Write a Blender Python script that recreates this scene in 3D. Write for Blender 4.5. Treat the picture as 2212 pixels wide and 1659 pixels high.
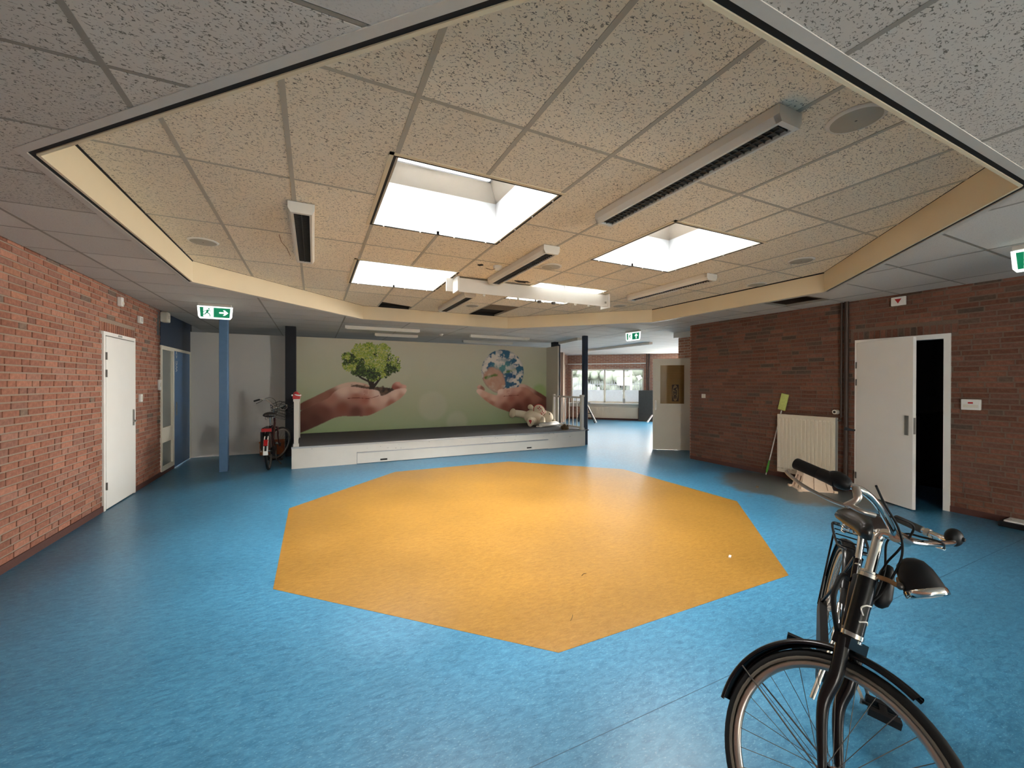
import bpy, bmesh, math, random
import numpy as np
from mathutils import Vector, Matrix

scene = bpy.context.scene
COL = scene.collection
for _o in list(bpy.data.objects):
    bpy.data.objects.remove(_o, do_unlink=True)
random.seed(7)
PI = math.pi

# ------------------------------------------------------------------ camera
CAM_H = 1.55
FPX, YAW, PITCH, ROLL = 883.745, 0.450662, 0.0038169, -0.0017228
def _cam_axes():
    cp, sp = math.cos(PITCH), math.sin(PITCH)
    cr, sr = math.cos(ROLL), math.sin(ROLL)
    c, s = math.cos(YAW), math.sin(YAW)
    base = np.array([[1, 0, 0], [0, 0, 1], [0, -1, 0]], float)
    P = np.array([[1, 0, 0], [0, cp, sp], [0, -sp, cp]])
    Rr = np.array([[cr, -sr, 0], [sr, cr, 0], [0, 0, 1]])
    W = np.array([[c, s, 0], [-s, c, 0], [0, 0, 1]])
    return W @ P @ base @ Rr
CAM_M = _cam_axes()
cam_data = bpy.data.cameras.new('camera')
cam_data.sensor_fit = 'HORIZONTAL'
cam_data.sensor_width = 36.0
cam_data.lens = 36.0 * FPX / 2212.0
cam_data.clip_start = 0.02
cam_data.clip_end = 200
cam = bpy.data.objects.new('camera', cam_data)
COL.objects.link(cam)
_r, _u, _f = CAM_M[:, 0], -CAM_M[:, 1], CAM_M[:, 2]
cam.matrix_world = Matrix(((_r[0], _u[0], -_f[0], 0), (_r[1], _u[1], -_f[1], 0),
                           (_r[2], _u[2], -_f[2], CAM_H), (0, 0, 0, 1)))
scene.camera = cam

# ------------------------------------------------------------------ view, world, daylight
scene.view_settings.view_transform = 'Standard'
scene.view_settings.look = 'None'
scene.view_settings.gamma = 1.0
scene.view_settings.use_curve_mapping = False
scene.view_settings.exposure = 1.78
world = bpy.data.worlds.new('overcast_sky')
scene.world = world
world.use_nodes = True
_bg = world.node_tree.nodes['Background']
_bg.inputs['Color'].default_value = (1.0, 0.968, 0.905, 1)
_bg.inputs['Strength'].default_value = 25.0

def portal(loc, direction, sx, sy):
    """daylight portal in a window or skylight opening (adds no light of its own)"""
    ld = bpy.data.lights.new('daylight_portal', 'AREA')
    ld.shape = 'RECTANGLE'; ld.size = sx; ld.size_y = sy
    ld.cycles.is_portal = True
    o = bpy.data.objects.new('daylight_portal', ld)
    o.location = loc
    o.rotation_euler = Vector(direction).to_track_quat('-Z', 'Y').to_euler()
    COL.objects.link(o)
    return o
SKY_X = ((0.463, 1.663), (2.863, 4.063))
SKY_Y = ((2.623, 3.823), (5.023, 6.223))
for _x in SKY_X:
    for _y in SKY_Y:
        portal(((_x[0]+_x[1])/2, (_y[0]+_y[1])/2, 3.60), (0, 0, -1), 1.0, 1.0)
D7 = math.sqrt(0.5)
WC = (9.83, 14.82)                      # inner corner of the far room
portal((WC[0]+1.64*D7+0.15, WC[1]-1.64*D7+0.15, 1.42), (-D7, -D7, 0), 3.0, 1.4)
portal((WC[0]-0.85*D7-0.15, WC[1]-0.85*D7+0.15, 1.45), (D7, -D7, 0), 1.3, 1.6)
REAR_Y = -7.0
portal((7.1, -5.5, 1.5), (-1, 0, 0), 1.7, 2.1)  # right side opening, added behind the viewer for general brightness
portal((-2.45, -5.9, 1.5), (1, 0, 0), 0.8, 2.1)  # left side opening, also added behind the viewer for brightness
portal((WC[0]+6.4*D7+0.15, WC[1]-6.4*D7+0.15, 1.42), (-D7, -D7, 0), 5.4, 1.8)  # unseen far-room opening, added to let in more daylight

# ------------------------------------------------------------------ helpers
def srgb(r, g, b):
    f = lambda v: (v/255/12.92) if v/255 <= 0.04045 else ((v/255+0.055)/1.055)**2.4
    return (f(r), f(g), f(b))

def tag(o, label=None, cat=None, group=None, kind=None):
    if label: o['label'] = label
    if cat: o['category'] = cat
    if group: o['group'] = group
    if kind: o['kind'] = kind
    return o

def thing(name, label, cat, loc=(0, 0, 0), rotz=0.0, group=None, kind=None):
    o = bpy.data.objects.new(name, None)
    o.empty_display_size = 0.1
    COL.objects.link(o)
    o.location = loc
    o.rotation_euler = (0, 0, rotz)
    return tag(o, label, cat, group, kind)

def frame_of(d):
    d = Vector(d).normalized()
    a = Vector((0, 0, 1)) if abs(d.z) < 0.9 else Vector((1, 0, 0))
    e1 = d.cross(a).normalized()
    return d, e1, d.cross(e1).normalized()

class MB:
    """collects shapes, then links them as ONE mesh object"""
    def __init__(s):
        s.v = []; s.f = []; s.sm = []
    def add(s, vs, fs, smooth=False):
        b = len(s.v)
        s.v += [tuple(v) for v in vs]
        s.f += [tuple(i+b for i in f) for f in fs]
        s.sm += [smooth]*len(fs)
        return s
    def box(s, a, b):
        x0, y0, z0 = a; x1, y1, z1 = b
        if x0 > x1: x0, x1 = x1, x0
        if y0 > y1: y0, y1 = y1, y0
        if z0 > z1: z0, z1 = z1, z0
        vs = [(x0,y0,z0),(x1,y0,z0),(x1,y1,z0),(x0,y1,z0),(x0,y0,z1),(x1,y0,z1),(x1,y1,z1),(x0,y1,z1)]
        return s.add(vs, [(0,3,2,1),(4,5,6,7),(0,1,5,4),(1,2,6,5),(2,3,7,6),(3,0,4,7)])
    def obox(s, c, ex, ey, ez):
        c = Vector(c); ex = Vector(ex); ey = Vector(ey); ez = Vector(ez)
        vs = [c-ex-ey-ez, c+ex-ey-ez, c+ex+ey-ez, c-ex+ey-ez, c-ex-ey+ez, c+ex-ey+ez, c+ex+ey+ez, c-ex+ey+ez]
        return s.add(vs, [(0,3,2,1),(4,5,6,7),(0,1,5,4),(1,2,6,5),(2,3,7,6),(3,0,4,7)])
    def bar(s, p0, p1, w, t, up=(0,0,1)):
        p0 = Vector(p0); p1 = Vector(p1); d = p1-p0
        n = d.normalized(); u = Vector(up)
        if abs(n.dot(u)) > 0.95: u = Vector((1,0,0))
        sd = n.cross(u).normalized(); u = sd.cross(n).normalized()
        return s.obox((p0+p1)/2, d/2, sd*w/2, u*t/2)
    def prism(s, poly, z0, z1, T=None):
        n = len(poly)
        vs = [(x, y, z0) for x, y in poly]+[(x, y, z1) for x, y in poly]
        fs = [tuple(range(n-1, -1, -1)), tuple(range(n, 2*n))]+[(i, (i+1) % n, n+(i+1) % n, n+i) for i in range(n)]
        if T: vs = [T(v) for v in vs]
        return s.add(vs, fs)
    def cyl(s, p0, p1, r0, r1=None, n=12, cap=True, smooth=True):
        r1 = r0 if r1 is None else r1
        p0 = Vector(p0); p1 = Vector(p1)
        d, e1, e2 = frame_of(p1-p0)
        vs = []
        for p, r in ((p0, r0), (p1, r1)):
            for i in range(n):
                a = 2*PI*i/n
                vs.append(p+(e1*math.cos(a)+e2*math.sin(a))*r)
        s.add(vs, [(i, (i+1) % n, n+(i+1) % n, n+i) for i in range(n)], smooth)
        if cap:
            s.add(vs[:n], [tuple(range(n-1, -1, -1))]); s.add(vs[n:], [tuple(range(n))])
        return s
    def tube(s, pts, r, n=8, closed=False, cap=True):
        pts = [Vector(p) for p in pts]
        m = len(pts)
        rs = r if isinstance(r, (list, tuple)) else [r]*m
        T = []
        for i in range(m):
            a = pts[i-1] if (i > 0 or closed) else pts[0]
            b = pts[(i+1) % m] if (i < m-1 or closed) else pts[-1]
            T.append((b-a).normalized())
        d, e1, e2 = frame_of(T[0])
        vs = []
        for i in range(m):
            t = T[i]
            e1 = (e1-t*e1.dot(t)).normalized(); e2 = t.cross(e1)
            for k in range(n):
                a = 2*PI*k/n
                vs.append(pts[i]+(e1*math.cos(a)+e2*math.sin(a))*rs[i])
        fs = []
        for i in range(m if closed else m-1):
            j = (i+1) % m
            fs += [(i*n+k, i*n+(k+1) % n, j*n+(k+1) % n, j*n+k) for k in range(n)]
        s.add(vs, fs, True)
        if cap and not closed:
            s.add(vs[:n], [tuple(range(n-1, -1, -1))]); s.add(vs[-n:], [tuple(range(n))])
        return s
    def lathe(s, prof, C, axis, n=24, a0=0.0, a1=2*PI, e=None, closed_prof=False, smooth=True):
        """prof: (radius, offset along axis)"""
        C = Vector(C)
        d, e1, e2 = frame_of(axis)
        if e is not None: e1, e2 = Vector(e[0]), Vector(e[1])
        full = abs(a1-a0-2*PI) < 1e-6
        m = n if full else n+1
        vs = []
        for i in range(m):
            a = a0+(a1-a0)*i/n
            q = e1*math.cos(a)+e2*math.sin(a)
            for r, t in prof: vs.append(C+q*r+d*t)
        k = len(prof); fs = []
        for i in range(n):
            j = (i+1) % m
            for p in range(k if closed_prof else k-1):
                p2 = (p+1) % k
                fs.append((i*k+p, j*k+p, j*k+p2, i*k+p2))
        return s.add(vs, fs, smooth)
    def ell(s, C, ex, ey, ez, nu=14, nv=9):
        C = Vector(C); ex = Vector(ex); ey = Vector(ey); ez = Vector(ez)
        vs = [C-ez]
        for j in range(1, nv):
            ph = -PI/2+PI*j/nv
            for i in range(nu):
                a = 2*PI*i/nu
                vs.append(C+ex*(math.cos(ph)*math.cos(a))+ey*(math.cos(ph)*math.sin(a))+ez*math.sin(ph))
        vs.append(C+ez)
        fs = [(0, 1+(i+1) % nu, 1+i) for i in range(nu)]
        for j in range(nv-2):
            b = 1+j*nu
            fs += [(b+i, b+(i+1) % nu, b+nu+(i+1) % nu, b+nu+i) for i in range(nu)]
        L = len(vs)-1; b = 1+(nv-2)*nu
        fs += [(b+i, b+(i+1) % nu, L) for i in range(nu)]
        return s.add(vs, fs, True)
    def sph(s, C, r, nu=14, nv=9):
        return s.ell(C, (r,0,0), (0,r,0), (0,0,r), nu, nv)
    def build(s, name, mat, parent=None, world=True, bevel=0.0, kind=None, label=None):
        vs = s.v
        if parent is not None and world:
            inv = (Matrix.Translation(parent.location) @ parent.rotation_euler.to_matrix().to_4x4()).inverted()
            if parent.parent is not None:
                pp = parent.parent
                inv = inv @ (Matrix.Translation(pp.location) @ pp.rotation_euler.to_matrix().to_4x4()).inverted()
            vs = [inv @ Vector(v) for v in vs]
        me = bpy.data.meshes.new(name)
        me.from_pydata([tuple(v) for v in vs], [], s.f)
        me.polygons.foreach_set('use_smooth', s.sm)
        if mat: me.materials.append(M[mat] if isinstance(mat, str) else mat)
        me.update()
        o = bpy.data.objects.new(name, me)
        COL.objects.link(o)
        if parent is not None: o.parent = parent
        if bevel:
            b = o.modifiers.new('bevel', 'BEVEL'); b.width = bevel; b.segments = 2; b.limit_method = 'ANGLE'
        if kind: o['kind'] = kind
        if label: o['label'] = label
        return o

def copy_tree(o, parent=None, **kw):
    c = o.copy(); COL.objects.link(c); c.parent = parent
    for k, v in kw.items(): c[k] = v
    for ch in [x for x in bpy.data.objects if x.parent == o]:
        copy_tree(ch, c)
    return c

def clip_half(poly, n, d):
    """keep the part of poly with n.p <= d"""
    out = []
    for i in range(len(poly)):
        a, b = poly[i], poly[(i+1) % len(poly)]
        da = n[0]*a[0]+n[1]*a[1]-d; db = n[0]*b[0]+n[1]*b[1]-d
        if da <= 1e-9: out.append(a)
        if (da < -1e-9 and db > 1e-9) or (da > 1e-9 and db < -1e-9):
            t = da/(da-db)
            out.append((a[0]+(b[0]-a[0])*t, a[1]+(b[1]-a[1])*t))
    return out
def parea(p):
    return 0.5*abs(sum(p[i][0]*p[(i+1) % len(p)][1]-p[(i+1) % len(p)][0]*p[i][1] for i in range(len(p)))) if len(p) > 2 else 0

def project(P):
    q = CAM_M.T @ (np.array(P, float)-np.array([0, 0, CAM_H]))
    if q[2] < 0.05: return None
    return 1106+FPX*q[0]/q[2], 829.5+FPX*q[1]/q[2], q[2]

# ------------------------------------------------------------------ materials
M = {}
def new_mat(name):
    m = bpy.data.materials.new(name); m.use_nodes = True
    nt = m.node_tree
    b = nt.nodes['Principled BSDF']
    M[name] = m
    return m, nt, b
def node(nt, t, **kw):
    n = nt.nodes.new(t)
    for k, v in kw.items():
        if k in n.inputs.keys(): n.inputs[k].default_value = v
        else: setattr(n, k, v)
    return n
def mat(name, col, rough=0.5, metal=0.0, var=0.08, scale=30, spec=0.5, bump=0.0, coat=0.0):
    """plain painted/plastic/metal surface with slight procedural mottling"""
    m, nt, b = new_mat(name)
    tc = node(nt, 'ShaderNodeTexCoord')
    nz = node(nt, 'ShaderNodeTexNoise', Scale=scale, Detail=4.0)
    nt.links.new(tc.outputs['Object'], nz.inputs['Vector'])
    mx = node(nt, 'ShaderNodeMix', data_type='RGBA')
    mx.inputs[6].default_value = (*[max(0, c*(1-var)) for c in col], 1)
    mx.inputs[7].default_value = (*[min(1, c*(1+var)) for c in col], 1)
    nt.links.new(nz.outputs['Fac'], mx.inputs[0])
    nt.links.new(mx.outputs[2], b.inputs['Base Color'])
    b.inputs['Roughness'].default_value = rough
    b.inputs['Metallic'].default_value = metal
    b.inputs['Specular IOR Level'].default_value = spec
    if coat: b.inputs['Coat Weight'].default_value = coat
    if bump:
        bp = node(nt, 'ShaderNodeBump', Strength=bump, Distance=0.004)
        nt.links.new(nz.outputs['Fac'], bp.inputs['Height'])
        nt.links.new(bp.outputs[0], b.inputs['Normal'])
    return m
def emit(name, col, strength):
    m, nt, b = new_mat(name)
    b.inputs['Base Color'].default_value = (*col, 1)
    b.inputs['Emission Color'].default_value = (*col, 1)
    b.inputs['Emission Strength'].default_value = strength
    return m
def glass(name, tint=(1, 1, 1), gloss=0.08, rough=0.02):
    m, nt, b = new_mat(name)
    nt.nodes.remove(b)
    out = nt.nodes['Material Output']
    tr = node(nt, 'ShaderNodeBsdfTransparent'); tr.inputs[0].default_value = (*tint, 1)
    gl = node(nt, 'ShaderNodeBsdfGlossy'); gl.inputs['Roughness'].default_value = rough
    fr = node(nt, 'ShaderNodeFresnel', IOR=1.45)
    mx = node(nt, 'ShaderNodeMixShader')
    nt.links.new(fr.outputs[0], mx.inputs[0])
    nt.links.new(tr.outputs[0], mx.inputs[1]); nt.links.new(gl.outputs[0], mx.inputs[2])
    nt.links.new(mx.outputs[0], out.inputs[0])
    return m

def lino(name, c_dark, c_mid, c_light, stain=None):
    m, nt, b = new_mat(name)
    L = nt.links.new
    tc = node(nt, 'ShaderNodeTexCoord')
    mp = node(nt, 'ShaderNodeMapping'); mp.inputs['Scale'].default_value = (1.0, 2.4, 1.0)
    mp.inputs['Rotation'].default_value = (0, 0, 0.45)
    L(tc.outputs['Object'], mp.inputs[0])
    n1 = node(nt, 'ShaderNodeTexNoise', Scale=16.0, Detail=8.0, Roughness=0.72, Distortion=0.6)
    L(mp.outputs[0], n1.inputs['Vector'])
    n2 = node(nt, 'ShaderNodeTexNoise', Scale=1.1, Detail=3.0)
    L(tc.outputs['Object'], n2.inputs['Vector'])
    n3 = node(nt, 'ShaderNodeTexNoise', Scale=62.0, Detail=3.0, Roughness=0.6)
    L(mp.outputs[0], n3.inputs['Vector'])
    r1 = node(nt, 'ShaderNodeValToRGB')
    e = r1.color_ramp.elements
    e[0].position = 0.34; e[0].color = (*c_dark, 1)
    e[1].position = 0.66; e[1].color = (*c_mid, 1)
    L(n1.outputs['Fac'], r1.inputs[0])
    r2 = node(nt, 'ShaderNodeValToRGB')
    e = r2.color_ramp.elements
    e[0].position = 0.58; e[0].color = (0, 0, 0, 1)
    e[1].position = 0.76; e[1].color = (0.75, 0.75, 0.75, 1)
    L(n3.outputs['Fac'], r2.inputs[0])
    mx = node(nt, 'ShaderNodeMix', data_type='RGBA'); mx.inputs[7].default_value = (*c_light, 1)
    L(r2.outputs[0], mx.inputs[0]); L(r1.outputs[0], mx.inputs[6])
    # slow wear mottling
    r3 = node(nt, 'ShaderNodeMapRange'); r3.inputs[1].default_value = 0.3; r3.inputs[2].default_value = 0.7
    r3.inputs[3].default_value = 0.88; r3.inputs[4].default_value = 1.1
    L(n2.outputs['Fac'], r3.inputs[0])
    ml = node(nt, 'ShaderNodeMix', data_type='RGBA', blend_type='MULTIPLY'); ml.inputs[0].default_value = 1.0
    L(mx.outputs[2], ml.inputs[6]); L(r3.outputs[0], ml.inputs[7])
    last = ml.outputs[2]
    if stain:
        # dried brown leak with a ragged outline of its own
        sp = node(nt, 'ShaderNodeTexNoise', Scale=2.6, Detail=5.0, Roughness=0.6)
        L(tc.outputs['Object'], sp.inputs['Vector'])
        vm = node(nt, 'ShaderNodeVectorMath', operation='SUBTRACT'); vm.inputs[1].default_value = stain[0]
        L(tc.outputs['Object'], vm.inputs[0])
        vs = node(nt, 'ShaderNodeVectorMath', operation='MULTIPLY'); vs.inputs[1].default_value = stain[1]
        L(vm.outputs[0], vs.inputs[0])
        ln = node(nt, 'ShaderNodeVectorMath', operation='LENGTH'); L(vs.outputs[0], ln.inputs[0])
        ad = node(nt, 'ShaderNodeMath', operation='MULTIPLY_ADD'); ad.inputs[1].default_value = 0.9; ad.inputs[2].default_value = -0.45
        L(sp.outputs['Fac'], ad.inputs[0])
        sm = node(nt, 'ShaderNodeMath', operation='ADD'); L(ln.outputs['Value'], sm.inputs[0]); L(ad.outputs[0], sm.inputs[1])
        rr = node(nt, 'ShaderNodeMapRange'); rr.inputs[1].default_value = 0.86; rr.inputs[2].default_value = 1.05
        rr.inputs[3].default_value = 0.86; rr.inputs[4].default_value = 0.0
        L(sm.outputs[0], rr.inputs[0])
        ms = node(nt, 'ShaderNodeMix', data_type='RGBA'); ms.inputs[7].default_value = (0.075, 0.068, 0.05, 1)
        L(rr.outputs[0], ms.inputs[0]); L(last, ms.inputs[6])
        last = ms.outputs[2]
    L(last, b.inputs['Base Color'])
    rg = node(nt, 'ShaderNodeMapRange'); rg.inputs[3].default_value = 0.31; rg.inputs[4].default_value = 0.37
    L(n2.outputs['Fac'], rg.inputs[0]); L(rg.outputs[0], b.inputs['Roughness'])
    bp = node(nt, 'ShaderNodeBump', Strength=0.10, Distance=0.01)
    n4 = node(nt, 'ShaderNodeTexNoise', Scale=7.0, Detail=2.0); L(tc.outputs['Object'], n4.inputs['Vector'])
    L(n4.outputs['Fac'], bp.inputs['Height']); L(bp.outputs[0], b.inputs['Normal'])
    b.inputs['Specular IOR Level'].default_value = 0.5
    return m
lino('lino_blue', (0.018, 0.115, 0.215), (0.060, 0.230, 0.375), (0.23, 0.43, 0.56), stain=((6.55, 3.6, 0), (0.95, 0.85, 0)))
lino('lino_yellow', (0.200, 0.096, 0.0125), (0.305, 0.164, 0.031), (0.37, 0.230, 0.070))

def tile_mat(name, col, marks=0.75, scale=1.0):
    """mineral fibre ceiling tile: pale face with short wormy fissures"""
    m, nt, b = new_mat(name)
    L = nt.links.new
    tc = node(nt, 'ShaderNodeTexCoord')
    mp = node(nt, 'ShaderNodeMapping'); mp.inputs['Scale'].default_value = (1.0, 1.5, 1.0)
    L(tc.outputs['Object'], mp.inputs[0])
    a = node(nt, 'ShaderNodeTexNoise', Scale=42.0*scale, Detail=2.0, Roughness=0.5, Distortion=0.3); L(mp.outputs[0], a.inputs['Vector'])
    d1 = node(nt, 'ShaderNodeMath', operation='SUBTRACT'); d1.inputs[1].default_value = 0.5; L(a.outputs['Fac'], d1.inputs[0])
    d2 = node(nt, 'ShaderNodeMath', operation='ABSOLUTE'); L(d1.outputs[0], d2.inputs[0])
    d3 = node(nt, 'ShaderNodeMapRange'); d3.inputs[1].default_value = 0.018; d3.inputs[2].default_value = 0.042
    d3.inputs[3].default_value = 1.0; d3.inputs[4].default_value = 0.0; L(d2.outputs[0], d3.inputs[0])
    k = node(nt, 'ShaderNodeTexNoise', Scale=68.0*scale, Detail=1.0); L(mp.outputs[0], k.inputs['Vector'])
    kk = node(nt, 'ShaderNodeMapRange'); kk.inputs[1].default_value = 0.50; kk.inputs[2].default_value = 0.56
    L(k.outputs['Fac'], kk.inputs[0])
    ml = node(nt, 'ShaderNodeMath', operation='MULTIPLY'); L(d3.outputs[0], ml.inputs[0]); L(kk.outputs[0], ml.inputs[1])
    m2 = node(nt, 'ShaderNodeMath', operation='MULTIPLY'); m2.inputs[1].default_value = marks; L(ml.outputs[0], m2.inputs[0])
    oi = node(nt, 'ShaderNodeObjectInfo')
    mr = node(nt, 'ShaderNodeMapRange'); mr.inputs[3].default_value = 0.92; mr.inputs[4].default_value = 1.05
    L(oi.outputs['Random'], mr.inputs[0])
    cm = node(nt, 'ShaderNodeMix', data_type='RGBA', blend_type='MULTIPLY'); cm.inputs[0].default_value = 1.0
    cm.inputs[6].default_value = (*col, 1); L(mr.outputs[0], cm.inputs[7])
    mx = node(nt, 'ShaderNodeMix', data_type='RGBA'); mx.inputs[7].default_value = (0.075, 0.065, 0.05, 1)
    L(m2.outputs[0], mx.inputs[0]); L(cm.outputs[2], mx.inputs[6])
    L(mx.outputs[2], b.inputs['Base Color'])
    b.inputs['Roughness'].default_value = 0.9
    bp = node(nt, 'ShaderNodeBump', Strength=0.35, Distance=0.004); bp.invert = True
    L(m2.outputs[0], bp.inputs['Height']); L(bp.outputs[0], b.inputs['Normal'])
    return m
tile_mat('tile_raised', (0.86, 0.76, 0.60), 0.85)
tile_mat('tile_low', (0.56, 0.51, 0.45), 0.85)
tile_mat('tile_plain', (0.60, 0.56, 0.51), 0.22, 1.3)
tile_mat('tile_brown', (0.22, 0.16, 0.10), 0.8)

def brick_mats():
    m, nt, b = new_mat('brick')
    L = nt.links.new
    at = node(nt, 'ShaderNodeAttribute'); at.attribute_name = 'bcol'
    tc = node(nt, 'ShaderNodeTexCoord')
    nz = node(nt, 'ShaderNodeTexNoise', Scale=34.0, Detail=5.0, Roughness=0.65); L(tc.outputs['Object'], nz.inputs['Vector'])
    mr = node(nt, 'ShaderNodeMapRange'); mr.inputs[1].default_value = 0.3; mr.inputs[2].default_value = 0.7
    mr.inputs[3].default_value = 0.78; mr.inputs[4].default_value = 1.22; L(nz.outputs['Fac'], mr.inputs[0])
    mx = node(nt, 'ShaderNodeMix', data_type='RGBA', blend_type='MULTIPLY'); mx.inputs[0].default_value = 1.0
    L(at.outputs['Color'], mx.inputs[6]); L(mr.outputs[0], mx.inputs[7])
    L(mx.outputs[2], b.inputs['Base Color']); b.inputs['Roughness'].default_value = 0.85
    b.inputs['Specular IOR Level'].default_value = 0.25
    bp = node(nt, 'ShaderNodeBump', Strength=0.5, Distance=0.004); L(nz.outputs['Fac'], bp.inputs['Height']); L(bp.outputs[0], b.inputs['Normal'])
    # far brickwork, too distant to tell the bricks apart
    m, nt, b = new_mat('brick_far')
    L = nt.links.new
    uv = node(nt, 'ShaderNodeUVMap')
    br = node(nt, 'ShaderNodeTexBrick', Scale=1.0)
    br.inputs['Color1'].default_value = (0.36, 0.165, 0.10, 1); br.inputs['Color2'].default_value = (0.25, 0.105, 0.07, 1)
    br.inputs['Mortar'].default_value = (0.42, 0.34, 0.27, 1)
    br.inputs['Mortar Size'].default_value = 0.008; br.inputs['Brick Width'].default_value = 0.2225; br.inputs['Row Height'].default_value = 0.0625
    L(uv.outputs[0], br.inputs['Vector']); L(br.outputs['Color'], b.inputs['Base Color'])
    b.inputs['Roughness'].default_value = 0.9
    bp = node(nt, 'ShaderNodeBump', Strength=0.6, Distance=0.006); bp.invert = True
    L(br.outputs['Fac'], bp.inputs['Height']); L(bp.outputs[0], b.inputs['Normal'])
brick_mats()
mat('mortar', (0.285, 0.215, 0.165), 0.95, var=0.18, scale=60, bump=0.3)
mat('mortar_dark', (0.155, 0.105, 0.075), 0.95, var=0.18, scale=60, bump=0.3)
mat('white_paint', (0.84, 0.82, 0.77), 0.45, var=0.03, scale=4)
mat('cream_paint', (0.66, 0.62, 0.52), 0.5, var=0.03, scale=4)
mat('soffit_cream', (0.72, 0.61, 0.42), 0.55, var=0.04, scale=3)
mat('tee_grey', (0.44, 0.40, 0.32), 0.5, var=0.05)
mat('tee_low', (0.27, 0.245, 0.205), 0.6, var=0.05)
mat('alu_trim', (0.52, 0.49, 0.44), 0.45, var=0.05, metal=0.0)
mat('black_gap', (0.008, 0.008, 0.009), 0.8)
mat('void_black', (0.012, 0.010, 0.009), 0.95)
mat('baseboard_red', (0.085, 0.030, 0.022), 0.6, var=0.2)
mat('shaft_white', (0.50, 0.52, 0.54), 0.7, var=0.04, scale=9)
mat('shaft_beige', (0.36, 0.32, 0.27), 0.7, var=0.05, scale=9)
mat('blue_column', (0.075, 0.17, 0.31), 0.45, var=0.12, scale=14)
mat('navy', (0.008, 0.022, 0.050), 0.45, var=0.1)
mat('blue_door', (0.055, 0.145, 0.30), 0.4, var=0.08, scale=5)
mat('black_column', (0.003, 0.005, 0.011), 0.5, spec=0.3)
mat('stage_white', (0.66, 0.64, 0.59), 0.5, var=0.05, scale=6)
mat('stage_carpet', (0.085, 0.088, 0.098), 0.95, var=0.35, scale=180, bump=0.3)
mat('alu_edge', (0.42, 0.43, 0.45), 0.35, metal=0.7)
mat('partition_white', (0.52, 0.51, 0.485), 0.6, var=0.02, scale=3)
mat('wing_beige', (0.50, 0.47, 0.40), 0.6, var=0.02, scale=3)
mat('plastic_white', (0.75, 0.74, 0.70), 0.4, var=0.03)
mat('plastic_ivory', (0.68, 0.64, 0.54), 0.4, var=0.04)
mat('radiator_cream', (0.68, 0.61, 0.48), 0.4, var=0.03)
mat('steel', (0.30, 0.29, 0.27), 0.36, metal=0.9, var=0.05)
mat('dark_steel', (0.10, 0.09, 0.08), 0.4, metal=0.6)
mat('pipe_brown', (0.045, 0.026, 0.019), 0.5)
mat('red_plastic', (0.45, 0.015, 0.02), 0.4)
mat('lamp_white', (0.70, 0.67, 0.60), 0.4, var=0.03)
mat('louver_dark', (0.055, 0.050, 0.044), 0.55, metal=0.2)
mat('speaker_grey', (0.40, 0.37, 0.30), 0.6, var=0.04)
mat('plush', (0.66, 0.58, 0.44), 0.95, var=0.15, scale=90, bump=0.8)
mat('paper_white', (0.70, 0.68, 0.64), 0.6, var=0.06, scale=12)
mat('wicker', (0.12, 0.075, 0.035), 0.8, var=0.4, scale=60)
mat('orange_crate', (0.42, 0.115, 0.025), 0.5, var=0.12)
mat('mop_green', (0.50, 0.55, 0.16), 0.9, var=0.25, scale=40, bump=0.4)
mat('grip_green', (0.10, 0.42, 0.05), 0.5)
mat('stool_beige', (0.68, 0.52, 0.38), 0.45, var=0.06)
mat('bike_black', (0.003, 0.0035, 0.005), 0.25, spec=0.35)
mat('bike_matt', (0.004, 0.004, 0.0045), 0.5, spec=0.25)
mat('bike_maroon', (0.050, 0.010, 0.010), 0.35)
mat('rubber', (0.005, 0.005, 0.005), 0.7, var=0.2, spec=0.25)
mat('tyre_wall', (0.10, 0.085, 0.065), 0.75, var=0.2)
mat('chrome', (0.75, 0.72, 0.68), 0.12, metal=1.0, var=0.03)
mat('rim_metal', (0.42, 0.38, 0.34), 0.32, metal=0.9, var=0.05)
mat('rusty', (0.24, 0.12, 0.045), 0.6, metal=0.3, var=0.3, scale=50)
mat('saddle_black', (0.012, 0.012, 0.012), 0.25, spec=0.6)
mat('lens', (0.55, 0.52, 0.46), 0.15, spec=0.8)
mat('reflector_red', (0.35, 0.01, 0.012), 0.25)
mat('cardboard', (0.28, 0.17, 0.055), 0.8, var=0.12, scale=7)
mat('print_dark', (0.03, 0.018, 0.012), 0.7)
mat('print_light', (0.30, 0.20, 0.08), 0.7)
mat('panel_dark', (0.045, 0.047, 0.043), 0.7, var=0.3, scale=12)
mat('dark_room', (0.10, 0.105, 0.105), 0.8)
mat('asphalt', (0.30, 0.29, 0.28), 0.9, var=0.15)
mat('fence_grey', (0.16, 0.17, 0.20), 0.6)
mat('hedge', (0.22, 0.25, 0.20), 0.9, var=0.5, scale=8)
mat('bin_blue', (0.05, 0.14, 0.35), 0.5)
mat('frost', (0.75, 0.78, 0.79), 0.8, var=0.08, scale=40)
mat('sign_grey', (0.35, 0.34, 0.32), 0.5)
emit('exit_white', (0.92, 1.0, 0.97), 0.42)
emit('exit_green', (0.0, 0.22, 0.10), 0.16)
emit('led_red', (1.0, 0.05, 0.02), 2.0)
glass('glass_clear')
glass('glass_tinted', (0.30, 0.31, 0.32))
mat('glass_side', (0.17, 0.185, 0.17), 0.12, var=0.05, scale=3)
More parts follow.
